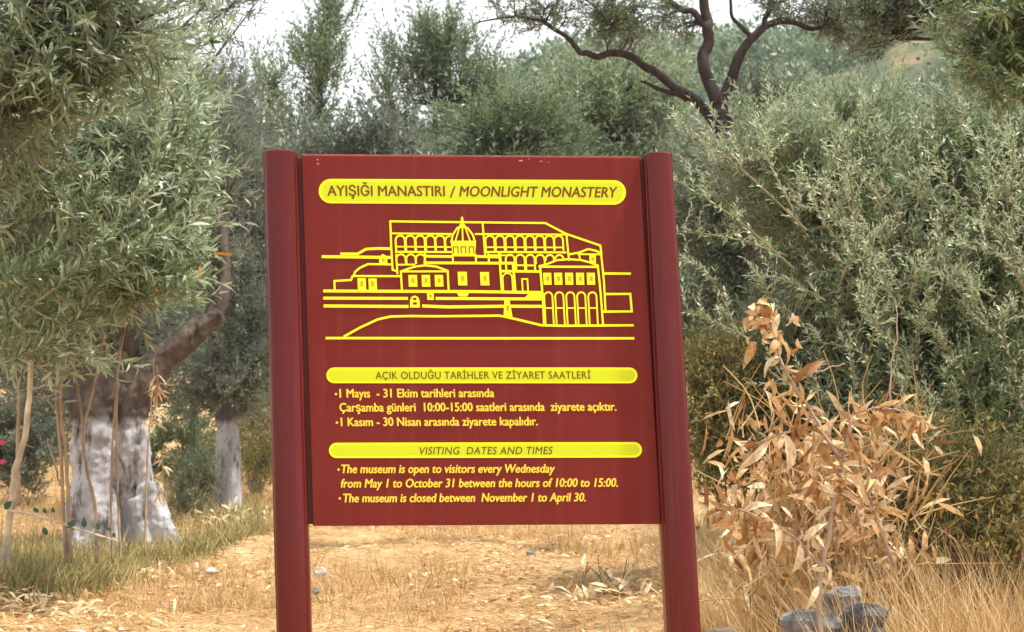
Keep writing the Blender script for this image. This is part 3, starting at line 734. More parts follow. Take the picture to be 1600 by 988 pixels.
# --- big whitewashed olive at the left: several merged lobes of trunk
def big_olive():
    d = 13.2; base = gbase(190, d); th = thing('olive_tree', base, 'old olive tree at the left with thick twisted trunk, its base painted white', 'tree', None)
    lobes = [([(152, 862, d), (150, 780, d), (152, 710, d), (160, 650, d), (176, 600, d), (196, 550, d)], [.24, .20, .19, .175, .145, .11], 'trunk'),
             ([(226, 858, d + .1), (218, 780, d + .1), (208, 710, d), (206, 650, d), (228, 590, d), (285, 535, d + .1), (345, 490, d + .2)], [.19, .15, .145, .135, .125, .11, .08], 'trunk'),
             ([(150, 700, d - .05), (140, 640, d - .05), (150, 570, d), (152, 520, d), (140, 450, d)], [.13, .15, .12, .10, .07], 'trunk')]
    mb = MB(); limbs = []
    for k, (pts, rad, nm) in enumerate(lobes):
        n = 60; P = smoothpath([at(*p) for p in pts], n); r = np.interp(np.linspace(0, 1, n), np.linspace(0, 1, len(rad)), rad)
        tube(mb, P, 0, 0, 34, rough=.06, flute=.2, seed=k + 3, rad=r); limbs.append(P[n // 2:])
    # root buttresses
    for k, (a_, b_) in enumerate([((232, 760), (292, 872)), ((136, 755), (104, 880)), ((222, 780), (246, 900)), ((165, 780), (166, 900))]):
        P = smoothpath([at(*a_, d - .05), at((a_[0] + b_[0]) / 2 - (b_[0] - a_[0]) * .15, (a_[1] + b_[1]) / 2 + 4, d - .12), at(*b_, d - .25)], 12)
        tube(mb, P, .12, .05, 14, rough=.05, flute=.14, seed=30 + k)
    tmp = link('tmp', mb.mesh('tmp', base, True), None)
    md = tmp.modifiers.new('r', 'REMESH'); md.mode = 'VOXEL'; md.voxel_size = .017
    md = tmp.modifiers.new('s', 'SMOOTH'); md.factor = .5; md.iterations = 9
    for nm_, sz, st in (('a', .2, .05), ('b', .05, .022)):
        tx = bpy.data.textures.new(nm_, 'CLOUDS'); tx.noise_scale = sz; tx.noise_depth = 4
        md = tmp.modifiers.new('d' + nm_, 'DISPLACE'); md.texture = tx; md.strength = st; md.mid_level = .5
    bpy.context.view_layer.update()
    tme = bpy.data.meshes.new_from_object(tmp.evaluated_get(bpy.context.evaluated_depsgraph_get())); tme.name = 'trunk'
    bpy.data.objects.remove(tmp); tme.polygons.foreach_set('use_smooth', np.ones(len(tme.polygons), bool))
    link('trunk', tme, M_wash, th)
    for k, pts in enumerate([[(150, 540, d), (110, 430, d - .2), (70, 330, d - .3)], [(200, 560, d), (215, 440, d), (230, 320, d), (250, 200, d)], [(330, 500, d + .2), (350, 440, d + .2), (345, 330, d + .3)], [(190, 130, d), (193, 90, d), (188, 40, d)]]):
        P = smoothpath([at(*p) for p in pts], 12); mb = MB(); tube(mb, P, .085, .03, 10, rough=.05, flute=.1, seed=50 + k)
        link('limb', mb.mesh('limb', base, True), M_bark, th); limbs.append(P)
    P, A, Nn, L, Wd, info, br = crown([(120, 380, d, 150, 170, 1.0), (300, 240, d + .4, 90, 130, 1), (300, 400, d + .6, 60, 60, .7), (180, 160, d + .2, 140, 130, 1), (355, -8, d - 1, 70, 20, .4), (60, 600, d + 1, 60, 50, .5)],
                                      7, 10, .24, 8, .07, limbs, cl_r=.22, width=.2)
    twigs(br, info, .0025, 4); o = link('branches', br.mesh('branches', base), M_bark, th); o['kind'] = 'stuff'
    put_leaves(th, base, P, A, Nn, L, Wd, tints(P, bias=.4), 'q', M_grey, 0)
big_olive()

make_tree('olive_tree', 'smaller grey olive tree with slim whitewashed trunk, just left of the sign', 'tree', None, gbase(356, 17),
          [('trunk', [(356, gpy(356, 17) + 8, 17), (357, 760, 17), (356, 700, 17), (357, 662, 17), (356, 600, 17)], .155, .115),
           ('limb', [(352, 665, 17), (335, 610, 17), (330, 520, 17)], .10, .05), ('limb', [(362, 660, 17), (385, 600, 17), (392, 500, 17)], .10, .05),
           ('limb', [(356, 610, 17), (360, 450, 17), (352, 300, 17), (350, 180, 17)], .10, .04)],
          [(372, 580, 17, 68, 70, .9), (370, 450, 17.2, 74, 120, 1.1), (365, 300, 17.3, 66, 130, 1.1), (350, 170, 17.2, 48, 90, .8), (410, 330, 17.6, 50, 120, .8), (300, 600, 17.4, 40, 60, .6)],
          M_grey, M_wash2, 10, 10, .26, 8, .075, 0, cl_r=.25, width=.22, sides=16)

def far_tree(label, px, d, topy, ells, mat, dens, leaf=.115, group=None, lean=0, shl=.5, upb=1.0, npairs=9, nsh=7, up=.35):
    gy = gpy(px, d) + 4; m = (topy + gy) / 2
    return make_tree('olive_tree', label, 'tree', group, gbase(px, d),
                     [('trunk', [(px, gy, d), (px + lean * .4, m + 120, d), (px + lean, m - 20, d), (px + lean * 1.3, topy + 60, d)], .16, .035)],
                     ells, mat, M_dark, dens, nsh, shl, npairs, leaf, 0, cl_r=.3, upb=upb, width=.3, up=up, twig_every=4)
d = 24
far_tree('tall thin olive tree with feathery crown against the sky, above the sign’s left post', 500, d, 0,
         [(510, 150, d, 46, 80, .9), (522, 45, d, 30, 60, .5), (460, 220, d, 70, 34, .9), (490, 90, d, 20, 50, .4), (510, 330, d, 70, 120, 1)], M_far, 5.6)
far_tree('olive tree with wispy upright shoots, tallest above the middle of the sign', 680, d + 1, 30,
         [(645, 120, d + 1, 50, 85, .9), (705, 140, d + 1.3, 70, 80, .9), (655, 50, d + 1, 30, 34, .5), (715, 60, d + 1, 30, 40, .5), (770, 150, d + 1, 36, 70, .7), (610, 170, d + .7, 40, 65, .7), (690, 330, d + 1, 110, 120, 1)], M_far, 5.6)
far_tree('low dark olive tree behind the top left edge of the sign panel', 600, d - 5, 200,
         [(590, 235, d - 5, 75, 34, .9), (500, 250, d - 5, 60, 30, .9), (600, 330, d - 5, 110, 90, 1)], M_grey, 8, lean=0, upb=.4, up=.1)
far_tree('dense dark green olive tree behind the middle of the sign’s top edge', 780, d - 4, 180,
         [(750, 225, d - 4, 95, 40, 1), (840, 215, d - 4, 80, 44, 1), (780, 330, d - 4, 130, 100, 1.1)], M_far, 8.5, upb=.4, up=.1)
far_tree('yellowish green olive tree in front of the hill, right of centre', 960, d - 2, 90,
         [(930, 160, d - 2, 80, 52, 1), (1010, 150, d - 2, 80, 70, 1), (960, 210, d - 2, 110, 50, 1), (990, 330, d - 2, 140, 110, 1)], M_olive, 6.5, upb=.5, up=.2)
far_tree('small feathery olive tree on the skyline beside the hill', 905, d + 6, 110,
         [(905, 150, d + 6, 46, 44, .8), (870, 180, d + 6, 40, 40, .8), (840, 210, d + 6, 60, 40, .8)], M_far, 4)
far_tree('wispy olive tree seen between the left foliage and the sign', 420, d + 3, 90,
         [(420, 210, d + 3, 46, 60, .8), (445, 140, d + 3, 26, 70, .6), (395, 150, d + 3, 24, 60, .5), (430, 300, d + 3, 50, 60, .8)], M_far, 3.6)
far_tree('blue green olive tree far behind the big whitewashed trunk', 60, 27, 480,
         [(60, 600, 27, 90, 80, 1.2), (20, 690, 27, 60, 60, 1), (90, 700, 27, 40, 50, .8), (40, 480, 27, 110, 110, 1.2), (260, 560, 27, 90, 120, 1.2)], M_grey, 8, upb=.3)
far_tree('olive tree beyond the right post, mostly hidden by nearer leaves', 1180, 20, 230,
         [(1130, 330, 20, 110, 120, 1.2), (1200, 480, 20, 130, 110, 1.2), (1120, 560, 20, 90, 80, 1), (1300, 300, 20, 160, 120, 1.2), (1480, 320, 20, 150, 130, 1.2)], M_olive_dark, 6.5, upb=.4)  # darker leaf colour stands in for deep shade in the gap here

# --- dark limbed tree whose boughs cross the sky
dd = 12.5
make_tree('dark_limbed_tree', 'bare dark-limbed olive tree forking above the right post, boughs reaching across the sky', 'tree', None, gbase(1262, dd),
          [('trunk', [(1262, gpy(1262, dd) + 5, dd), (1240, 600, dd), (1190, 420, dd), (1150, 270, dd), (1130, 190, dd), (1119, 150, dd)], .13, .072),
           ('limb', [(1122, 165, dd), (1107, 130, dd), (1097, 98, dd), (1103, 60, dd), (1101, 30, dd), (1108, -30, dd)], .062, .045),
           ('limb', [(1126, 165, dd), (1150, 105, dd), (1175, 60, dd), (1196, 40, dd), (1235, 36, dd), (1272, 46, dd), (1300, 40, dd)], .052, .016),
           ('limb', [(1103, 40, dd), (1078, 20, dd), (1045, 2, dd), (1010, -30, dd)], .035, .02),
           ('limb', [(1132, 215, dd), (1085, 160, dd), (1050, 132, dd), (1015, 104, dd), (985, 90, dd), (940, 86, dd), (912, 87, dd), (892, 62, dd), (860, 40, dd), (830, 29, dd), (790, 32, dd), (745, 36, dd)], .05, .006),
           ('limb', [(1075, 156, dd), (1040, 140, dd), (1000, 128, dd)], .03, .01),
           ('limb', [(1196, 40, dd), (1200, 10, dd), (1215, -30, dd)], .03, .015),
           ('limb', [(1178, 60, dd), (1150, 36, dd), (1142, 10, dd), (1136, -30, dd)], .022, .012),
           ('limb', [(1140, 215, dd), (1165, 190, dd), (1190, 160, dd)], .03, .01),
           ('limb', [(1320, -60, dd), (1350, 20, dd), (1400, 60, dd)], .015, .006),
           ('limb', [(850, -40, dd), (900, -10, dd), (960, 30, dd)], .015, .006)],
          [(930, 28, dd, 50, 30, .5), (870, 20, dd, 40, 20, .4), (800, 12, dd, 46, 12, .4), (985, 30, dd, 40, 30, .5), (1330, 22, dd, 90, 26, .6), (1230, 8, dd, 60, 18, .5), (1400, 20, dd, 50, 30, .5),
           (1360, 65, dd, 40, 20, .4), (1180, 175, dd + .3, 50, 50, .5), (1045, 30, dd, 40, 24, .4), (1500, -40, dd, 120, 50, .8)],
          M_olive_dark, M_dark, 12, 8, .2, 6, .055, 0, cl_r=.15, width=.26, upb=.1, sides=12, flute=.08, twig_every=1)

# --- near right olive, its crown fills the right of the photo down to the ground
D = 9.4
ro = make_tree('olive_tree', 'large leafy olive tree filling the right side, its crown reaching down to the dry grass', 'tree', None, gbase(1400, D + 1.2),
          [('trunk', [(1400, gpy(1400, D + 1.2) + 5, D + 1.2), (1395, 640, D + 1.2), (1385, 520, D + 1.2), (1390, 400, D + 1.1)], .16, .09),
           ('limb', [(1388, 520, D + 1), (1310, 420, D + .6), (1230, 370, D + .2)], .07, .02), ('limb', [(1390, 470, D + 1), (1480, 380, D + .6), (1540, 280, D + .3)], .07, .02),
           ('limb', [(1390, 400, D + 1), (1370, 300, D + .6), (1330, 200, D + .4)], .06, .02), ('limb', [(1392, 560, D + 1), (1470, 560, D + .4), (1560, 520, D)], .05, .02),
           ('limb', [(1388, 560, D + 1), (1300, 540, D + .4), (1240, 540, D + .1)], .05, .02)],
          [(1330, 300, D + .3, 190, 130, 1.0), (1480, 300, D + .5, 160, 150, 1.0), (1500, 500, D + .2, 150, 130, 1.0), (1380, 470, D, 130, 120, .9), (1330, 400, D, 80, 90, .8), (1215, 260, D + .3, 80, 50, .7),
           (1330, 590, D, 110, 55, .7), (1480, 620, D - .3, 160, 60, .8), (1180, 240, D + .3, 70, 45, .5), (1560, 400, D, 90, 220, .8), (1300, 240, D + .5, 120, 50, .6), (1600, 310, D + .5, 90, 130, .8), (1140, 570, D + .8, 80, 60, .5), (1400, 690, D, 130, 50, .6), (1540, 700, D - .6, 120, 70, .6), (1440, 710, D - .6, 70, 50, .5), (1250, 640, D + .4, 90, 60, .5)],
          M_olive, M_bark, 5.8, 12, .24, 9, .060, 300, cl_r=.22, width=.23, special=.006, twig_every=2)
ex, mb = sprays(bough_paths(150, (1310, 1720), (310, 740), (8.0, 9.4), (75, 140), (80, 190)) + bough_paths(12, (1150, 1320), (230, 330), (8.6, 9.4), (60, 130), (50, 100)) + [[(1260, 360, 8.2), (1170, 275, 8), (1105, 225, 7.8), (1062, 190, 7.7)], [(1240, 420, 8.2), (1160, 350, 8), (1100, 310, 7.8), (1056, 282, 7.7)], [(1230, 400, 8.3), (1140, 372, 8), (1060, 362, 7.8)],
                 [(1150, 515, 8), (1120, 450, 7.9), (1090, 415, 7.8), (1072, 405, 7.8)], [(1170, 530, 8), (1120, 505, 7.9), (1072, 488, 7.8)], [(1240, 330, 8.2), (1200, 250, 8.2), (1180, 195, 8.2)],
                 [(1290, 470, 8.2), (1230, 440, 8.1), (1185, 430, 8)], [(1250, 500, 8.2), (1210, 470, 8.1), (1185, 440, 8)], [(1330, 400, 8.2), (1290, 350, 8.1), (1270, 300, 8)],
                 [(1420, 470, 8.3), (1450, 400, 8.2), (1520, 350, 8)], [(1600, 450, 8.2), (1560, 400, 8), (1490, 380, 8)], [(1580, 560, 8.2), (1530, 470, 8), (1470, 430, 8)]], .044, 8, .22)
bo = gbase(1400, D + 1.2)
o = link('front_branches', mb.mesh('front_branches', bo), M_twig, ro); o['kind'] = 'stuff'
put_leaves(ro, bo, *ex, tints(ex[0], bias=.45), 'h', M_olive_pale, 0, stuffname='pale_shoots')

# --- olive bough hanging in at the top right (trunk stands outside the frame)
d = 7
ex, cb = sprays(bough_paths(34, (1540, 1700), (-40, 110), (6.7, 7.3), (150, 215), (60, 130), 14) + bough_paths(10, (1560, 1640), (40, 120), (6.8, 7.2), (190, 250), (40, 80), 10), .062, 7, .19, .17, .11, -.1)
tr = make_tree('olive_tree', 'nearer yellowish olive bough hanging into the top right corner', 'tree', None, gbase(1900, d),
          [('trunk', [(1900, gpy(1900, d) + 8, d), (1895, 700, d), (1880, 400, d), (1850, 150, d)], .15, .09), ('limb', [(1852, 170, d), (1720, 60, d), (1600, 20, d), (1540, 20, d)], .05, .012),
           ('limb', [(1850, 200, d), (1700, 150, d), (1600, 110, d)], .04, .01)],
          [(1570, 40, d, 50, 50, .4), (1600, 100, d, 50, 40, .4), (1660, 40, d, 90, 100, .5), (1800, 20, d, 130, 130, .7), (1930, 60, d, 130, 140, .8)],
          M_olive, M_dark, 4, 8, .17, 7, .060, 200, cl_r=.14, width=.19, upb=-.1, outb=.5, kind='h', bias=.3, special=.01, twig_every=2, extra=ex)
link('boughs', cb.mesh('boughs', gbase(1900, d)), M_twig, tr)['kind'] = 'stuff'

# --- oleander at the left: tan canes from the ground, long narrow leaves above
d = 10.3
def oleander():
    base = gbase(110, d); th = thing('oleander_shrub', base, 'tall oleander shrub with long narrow leaves on tan canes in front of the whitewashed olive', 'shrub')
    canes = [([(103, 880, d), (99, 790, d), (94, 700, d), (88, 615, d), (90, 500, d)], .013, M_cane), ([(110, 880, d), (107, 790, d), (103, 710, d), (95, 620, d), (110, 480, d)], .014, M_cane),
             ([(150, 880, d), (149, 800, d), (134, 728, d), (131, 670, d), (149, 597, d), (170, 480, d)], .012, M_cane), ([(131, 672, d), (121, 606, d), (110, 520, d)], .010, M_cane),
             ([(188, 880, d), (185, 797, d), (182, 682, d), (185, 560, d), (200, 430, d)], .009, M_cane), ([(176, 880, d), (173, 790, d), (179, 637, d), (197, 500, d), (230, 380, d)], .008, M_cane),
             ([(94, 760, d), (84, 720, d), (74, 690, d)], .007, M_cane), ([(226, 870, d), (229, 740, d), (236, 640, d), (240, 560, d)], .007, M_cane),
             ([(5, 900, d - .6), (9, 850, d - .6), (18, 795, d - .6), (22, 743, d - .6), (39, 682, d - .6), (46, 612, d - .6), (50, 520, d - .6)], .024, M_canew), ([(28, 790, d - .4), (28, 700, d - .4), (30, 610, d - .4)], .017, M_cane),
             ([(12, 890, d - .6), (14, 830, d - .6), (20, 760, d - .6)], .018, M_canew)]
    limbs = []
    for k, (pts, r, m) in enumerate(canes):
        P = smoothpath([at(*p) for p in pts], 22); P[1:-1] += rng.normal(0, .002, (20, 3)); mb = MB(); tube(mb, P, r, r * .6, 7, rough=.1, seed=k)
        link('cane', mb.mesh('cane', base, True), m, th); limbs.append(P[14:])
    for pts in [[(90, 500, d), (60, 400, d), (40, 280, d)], [(200, 430, d), (230, 330, d - .2), (270, 200, d)], [(170, 480, d), (160, 380, d - .2), (130, 250, d - .2)], [(230, 400, d), (280, 380, d - .2), (310, 380, d - .2)]]:
        P = smoothpath([at(*p) for p in pts], 10); mb = MB(); tube(mb, P, .012, .006, 6); link('cane', mb.mesh('cane', base, True), M_cane, th); limbs.append(P)
    P, A, Nn, L, Wd, info, br = crown([(60, 330, d - .2, 100, 120, .8), (180, 330, d, 110, 100, .8), (90, 470, d - .2, 110, 70, .7), (250, 260, d, 55, 100, .6), (40, 550, d - .5, 62, 40, .5),
                                       (150, 250, d - .1, 110, 80, .7), (265, 140, d + .2, 30, 60, .4), (215, 400, d - .2, 60, 36, .4), (290, 390, d, 30, 50, .4)],
                                      2.6, 8, .30, 7, .115, limbs, cl_r=.2, ang=36, width=.16, upb=.3, up=-.05)
    ex, sb = sprays(bough_paths(120, (-60, 195), (170, 590), (8.6, 10.2), (-8, 62), (85, 165), 25, lambda x: 575 - .62 * max(x, 0)) + bough_paths(22, (190, 255), (180, 450), (9, 10), (-20, 75), (50, 85)) + bough_paths(9, (180, 255), (60, 200), (9.4, 10.2), (20, 85), (60, 120)), .115, 7, .155, .26, .13, .15)
    P, A, Nn, L, Wd = [np.concatenate(q) for q in zip((P, A, Nn, L, Wd), ex)]
    o = link('boughs', sb.mesh('boughs', base), M_twig, th); o['kind'] = 'stuff'
    twigs(br, info, .0035, 1); o = link('twigs', br.mesh('twigs', base), M_twig, th); o['kind'] = 'stuff'
    put_leaves(th, base, P, A, Nn, L, Wd, tints(P, bias=.5, spread=.25, special=.008), 'h', M_ole, 300, 18)
    # two pink flowers at the frame's left edge
    for (px, py) in [(3, 692), (4, 722)]:
        c = at(px, py, d - .9); mb = MB()
        for k in range(5):
            a_ = k * 1.2566; T, Fs = TPL['m']; ca, sa = math.cos(a_), math.sin(a_)
            V = T * np.array([.018, .014, .014]); V = np.stack([V[:, 0] * ca - V[:, 1] * sa, -V[:, 2], V[:, 0] * sa + V[:, 1] * ca], 1) + c; mb.add(V, Fs)
        link('flower', mb.mesh('flower', base, True), M_pink, th)
    return th
oleander()
d = 7.2
ex, cb = sprays(bough_paths(46, (-60, 130), (-40, 170), (6.9, 7.5), (-50, 40), (70, 150), 16), .10, 7, .15, .22, .12, -.1)
tl = make_tree('oleander_shrub', 'shaded oleander boughs with long dark leaves hanging into the top left corner', 'shrub', None, gbase(-250, d),
          [('trunk', [(-250, gpy(-250, d) + 8, d), (-240, 700, d), (-220, 400, d), (-180, 200, d)], .09, .05), ('limb', [(-180, 220, d), (-60, 110, d), (60, 60, d), (170, 60, d), (240, 20, d)], .03, .008),
           ('limb', [(-190, 250, d), (-60, 200, d), (60, 160, d), (110, 120, d)], .025, .006), ('limb', [(-180, 200, d), (0, -40, d), (150, -20, d)], .02, .008)],
          [(50, 60, d, 110, 70, .5), (170, 50, d, 80, 55, .4), (60, 150, d, 90, 50, .4), (-60, 130, d, 100, 160, .5), (220, 70, d, 40, 40, .3)],
          M_olive_dark, M_dark, 1.8, 7, .25, 7, .10, 300, cl_r=.16, width=.15, upb=-.15, kind='h', bias=.62, twig_every=1, up=-.1, extra=ex)
link('boughs', cb.mesh('boughs', gbase(-250, d)), M_twig, tl)['kind'] = 'stuff'

# ================================================================== DEAD OLEANDER at the right
def dead_oleander():
    d = 6.1; base = gbase(1283, d); th = thing('dead_oleander', base, 'dead oleander branch with large curled tan leaves, right of the sign', 'dead branch')
    stems = [([(1281, 1010, d), (1281, 957, d), (1285, 887, d), (1297, 828, d), (1306, 765, d), (1316, 723, d), (1330, 655, d)], .012),
             ([(1285, 890, d), (1268, 868, d), (1250, 849, d), (1208, 817, d), (1155, 796, d - .1)], .008), ([(1316, 723, d), (1295, 690, d), (1271, 650, d), (1236, 598, d - .05), (1218, 556, d - .05), (1204, 498, d - .05)], .008),
             ([(1397, 882, d), (1376, 824, d), (1358, 775, d), (1366, 735, d)], .009), ([(1369, 737, d), (1355, 780, d), (1343, 820, d)], .006), ([(1271, 650, d), (1250, 668, d), (1215, 680, d), (1165, 700, d)], .006),
             ([(1330, 655, d), (1360, 640, d), (1400, 640, d), (1440, 655, d)], .006), ([(1236, 598, d), (1215, 590, d), (1195, 572, d)], .004), ([(1238, 590, d), (1280, 580, d), (1320, 568, d)], .004),
             ([(1388, 645, d), (1392, 580, d), (1402, 520, d), (1400, 478, d)], .004), ([(1306, 765, d), (1285, 745, d), (1268, 760, d)], .005)]
    paths = []
    for k, (pts, r) in enumerate(stems):
        P = smoothpath([at(*p) for p in pts], 16); P[1:-1] += rng.normal(0, .0025, (14, 3)); mb = MB(); tube(mb, P, r, r * .5, 7, rough=.12, seed=k)
        link('stem', mb.mesh('stem', base, True), M_deadstem, th); paths.append(P)
    P_, A_, N_, L_, W_ = [], [], [], [], []
    def add(p, dirpx, ln, wd=.3, depth=0):
        # dirpx: direction in the picture plane (right, down)
        a_ = np.array([dirpx[0], depth, -dirpx[1]], float); P_.append(p); A_.append(a_ / np.linalg.norm(a_)); L_.append(ln); W_.append(ln * wd)
        N_.append(np.array([rng.normal(0, .5), -1 + rng.normal(0, .3), rng.normal(.2, .5)]))
    m = d / F
    for (x, y, dx, dy, ln) in [(1236, 602, 50, -38, 68), (1240, 607, -22, 40, 46), (1275, 612, -16, 14, 34), (1250, 640, -14, 60, 66), (1262, 655, -24, 48, 56), (1285, 680, -20, 55, 60), (1200, 590, 6, 34, 44), (1283, 690, 20, 55, 60),
                                (1215, 680, -60, 28, 74), (1200, 690, -48, 46, 64), (1205, 688, 4, 60, 62), (1225, 676, 10, 66, 66), (1240, 672, -8, 40, 44), (1180, 700, -20, 50, 50),
                                (1155, 796, -48, -14, 52), (1150, 795, -52, 8, 50), (1148, 793, -40, -36, 52), (1150, 798, -46, 30, 50), (1152, 792, -10, -46, 46), (1146, 797, -60, -2, 56), (1158, 798, 20, -30, 36),
                                (1208, 817, 5, 60, 54), (1212, 815, -34, -8, 40), (1250, 850, -10, 44, 48), (1255, 846, 30, -26, 46), (1268, 760, -30, 24, 40), (1285, 745, -40, 20, 50),
                                (1330, 655, 40, -28, 54), (1330, 655, -6, -50, 46), (1400, 640, 30, -26, 40), (1360, 640, 46, 18, 52), (1350, 640, -30, -24, 40), (1316, 700, 44, 26, 60), (1310, 740, 40, 30, 56), (1366, 735, 26, -30, 40), (1300, 800, 38, 34, 56)]:
        add(at(x, y, d - .02), (dx, dy), ln * m, rng.uniform(.24, .34), rng.normal(0, 12))
    for k in range(38):      # crumpled rosette at the tip
        c = at(1205 + rng.normal(0, 22), 515 + rng.normal(0, 20), d - .05 + rng.normal(0, .03)); add(c, (rng.normal(0, 1), rng.normal(.1, 1)), rng.uniform(24, 40) * m, rng.uniform(.35, .55), rng.normal(0, .8))
    for k in range(165):     # leaves hanging along the stems
        P = paths[[0, 1, 2, 2, 5, 6, 6, 3, 4, 10, 0, 6][k % 12]]; p = P[rng.integers(4, 16)]; add(p + rng.normal(0, .01, 3), (rng.normal(0, .7), rng.normal(.6, .6)), rng.uniform(30, 64) * m, rng.uniform(.15, .27), rng.normal(0, .5))
    P_, A_, N_, L_, W_ = map(np.array, (P_, A_, N_, L_, W_))
    L_ = L_ * np.where(np.arange(len(L_)) < 34, 1, .85); W_ = W_ * .8; tt = np.clip(rng.normal(.58, .3, len(P_)), 0, .99); kk = rng.integers(0, 3, len(P_))
    for q, kn in enumerate('mcw'):
        i_ = kk == q; put_leaves(th, base, P_[i_], A_[i_], N_[i_], L_[i_] * (1.35 if kn == 'c' else 1), W_[i_], tt[i_], kn, M_dead, 99, 2)
dead_oleander()

def dry_heap():
    d = 6.9; base = gbase(1360, d); rng_ = 0; th = thing('dry_brushwood_heap', base, 'tangled heap of dry stalks and leaves slumping behind the dead oleander branch', 'brushwood')
    n = 230; mb = MB()
    for k in range(n):
        x, y = rng.uniform(1130, 1450), rng.uniform(660, 960); a_ = rng.normal(.2, .7); l_ = rng.uniform(40, 150); z_ = d + rng.uniform(-.35, .3)
        P = smoothpath([at(x, y, z_), at(x + math.sin(a_) * l_ * .5 + rng.normal(0, 8), y - math.cos(a_) * l_ * .5, z_), at(x + math.sin(a_) * l_ + rng.normal(0, 14), y - math.cos(a_) * l_ * .9, z_ - .05)], 6)
        tube(mb, P, .0035, .0015, 4, tint=rng.uniform(.3, .95))
    link('stalks', mb.mesh('stalks', base), M_straw, th)['kind'] = 'stuff'
    n = 880; x = np.concatenate([rng.normal(1335, 66, 600), rng.normal(1235, 50, 180), rng.normal(1165, 40, 100)]); y = np.concatenate([rng.uniform(650, 960, 600), rng.normal(740, 60, 180), rng.normal(830, 45, 100)]); x = x + (y - 800) * .12; P = np.array([at(a_, b_, d + c_) for a_, b_, c_ in zip(x, y, rng.uniform(-.35, .3, n))])
    A = unit(np.stack([rng.normal(.1, .6, n), rng.normal(0, .4, n), rng.normal(-.5, .6, n)], 1)); m = d / F
    put_leaves(th, base, P, A, np.array([0, -1, .4]) + rng.normal(0, .6, (n, 3)), rng.uniform(20, 62, n) * m, rng.uniform(4, 12, n) * m, np.clip(rng.normal(.5, .36, n), 0, .99), 'h', M_dead, 250, 6)
dry_heap()
# hanging dry flower bunch by the big trunk
def dry_bunch(label, pts0, n, seedx, name='dry_leaf_bunch'):
    d = pts0[0][2]; base = at(*pts0[-1]); th = thing(name, base, label, 'dry leaves')
    P = smoothpath([at(*p) for p in pts0], 12); mb = MB(); tube(mb, P, .006, .003, 5); link('stem', mb.mesh('stem', base), M_cane, th)
    k = rng.integers(0, 12, n); A = np.stack([rng.normal(.15, .6, n), rng.normal(0, .4, n), rng.normal(-.9, .5, n)], 1)
    put_leaves(th, base, P[k], unit(A), rng.normal(0, 1, (n, 3)), rng.uniform(.06, .13, n), rng.uniform(.010, .02, n), rng.uniform(.5, .9, n), 'h', M_dead, n, 1)
dry_bunch('dry orange leaves hanging from a thin stem beside the big whitewashed trunk', [(245, 585, 10.2), (244, 620, 10.2), (240, 660, 10.2)], 34, 0)
dry_bunch('fallen dry orange leaf fan low against the big whitewashed trunk', [(252, 712, 11), (255, 745, 11), (248, 775, 11)], 22, 1)

# ================================================================== GROUND COVER
def scatter(n, xr, yr, pix=True):
    y = rng.uniform(yr[0], yr[1], n) ** 1.0; px = rng.uniform(xr[0], xr[1], n); x = (px - 800) / F * y
    return np.stack([x, y, gh(x, y)], 1)
def grassobj(name, label, P, A, L, Wd, t, mat, cat='grass'):
    Nn = rng.normal(0, 1, (len(P), 3)) + np.array([0, -.8, .3])
    o = link(name, leaves_mesh(name, P, A, Nn, L, Wd, t, 'b', (0, 0, 0)), mat); tag(o, label, cat, kind='stuff')
# trampled straw lying over the ground
n = 95000; P = scatter(n, (-450, 2050), (7.2, 24)); P[:, 2] += rng.uniform(.0, .02, n)
A = unit(np.stack([rng.normal(0, 1, n), rng.normal(0, 1, n), rng.uniform(-.05, .35, n)], 1))
grassobj('dry_straw', 'trampled dry straw covering the ground behind the sign', P, A, rng.uniform(.04, .15, n), rng.uniform(.002, .006, n), np.clip(rng.normal(.6, .25, n), 0, 1), M_straw, 'straw')
# standing dry grass, in patches
n = 85000; P = scatter(n, (-450, 2050), (7.4, 30)); k = np.sin(P[:, 0] * 1.7 + P[:, 1]) + np.sin(P[:, 1] * 1.3 - P[:, 0] * .8) + .25 * np.clip(P[:, 1] - 12, 0, 6) > .3
P = P[k]; n = len(P); A = unit(np.stack([rng.normal(0, .35, n), rng.normal(0, .35, n), np.ones(n)], 1))
grassobj('dry_grass', 'sparse tufts of standing dry grass on the slope', P, A, rng.uniform(.05, .20, n) * (1 + np.clip(P[:, 1] - 14, 0, 8) * .12), rng.uniform(.003, .006, n), np.clip(rng.normal(.6, .25, n), 0, 1), M_straw)
# green and yellow grass at the foot of the left olive
n = 24000; px = rng.uniform(-80, 420, n); lim = np.interp(px, [-80, 0, 150, 260, 330, 420], [9.2, 9.3, 10.0, 11.2, 12.6, 14]); y = lim + rng.normal(0, .25, n) + rng.exponential(1.2, n)
x = (px - 800) / F * y; k = np.sin(x * 3.1 + y) + np.sin(y * 2.3 - x * 1.7) + rng.normal(0, .7, n) > .1; x, y = x[k], y[k]; n = len(x); P = np.stack([x, y, gh(x, y)], 1); A = unit(np.stack([rng.normal(0, .6, n), rng.normal(0, .6, n), np.ones(n)], 1))
grassobj('green_grass', 'green and yellow grass and weeds around the feet of the left trees', P, A, rng.uniform(.06, .26, n), rng.uniform(.004, .008, n), np.clip(rng.normal(.5, .3, n), 0, 1), M_green)
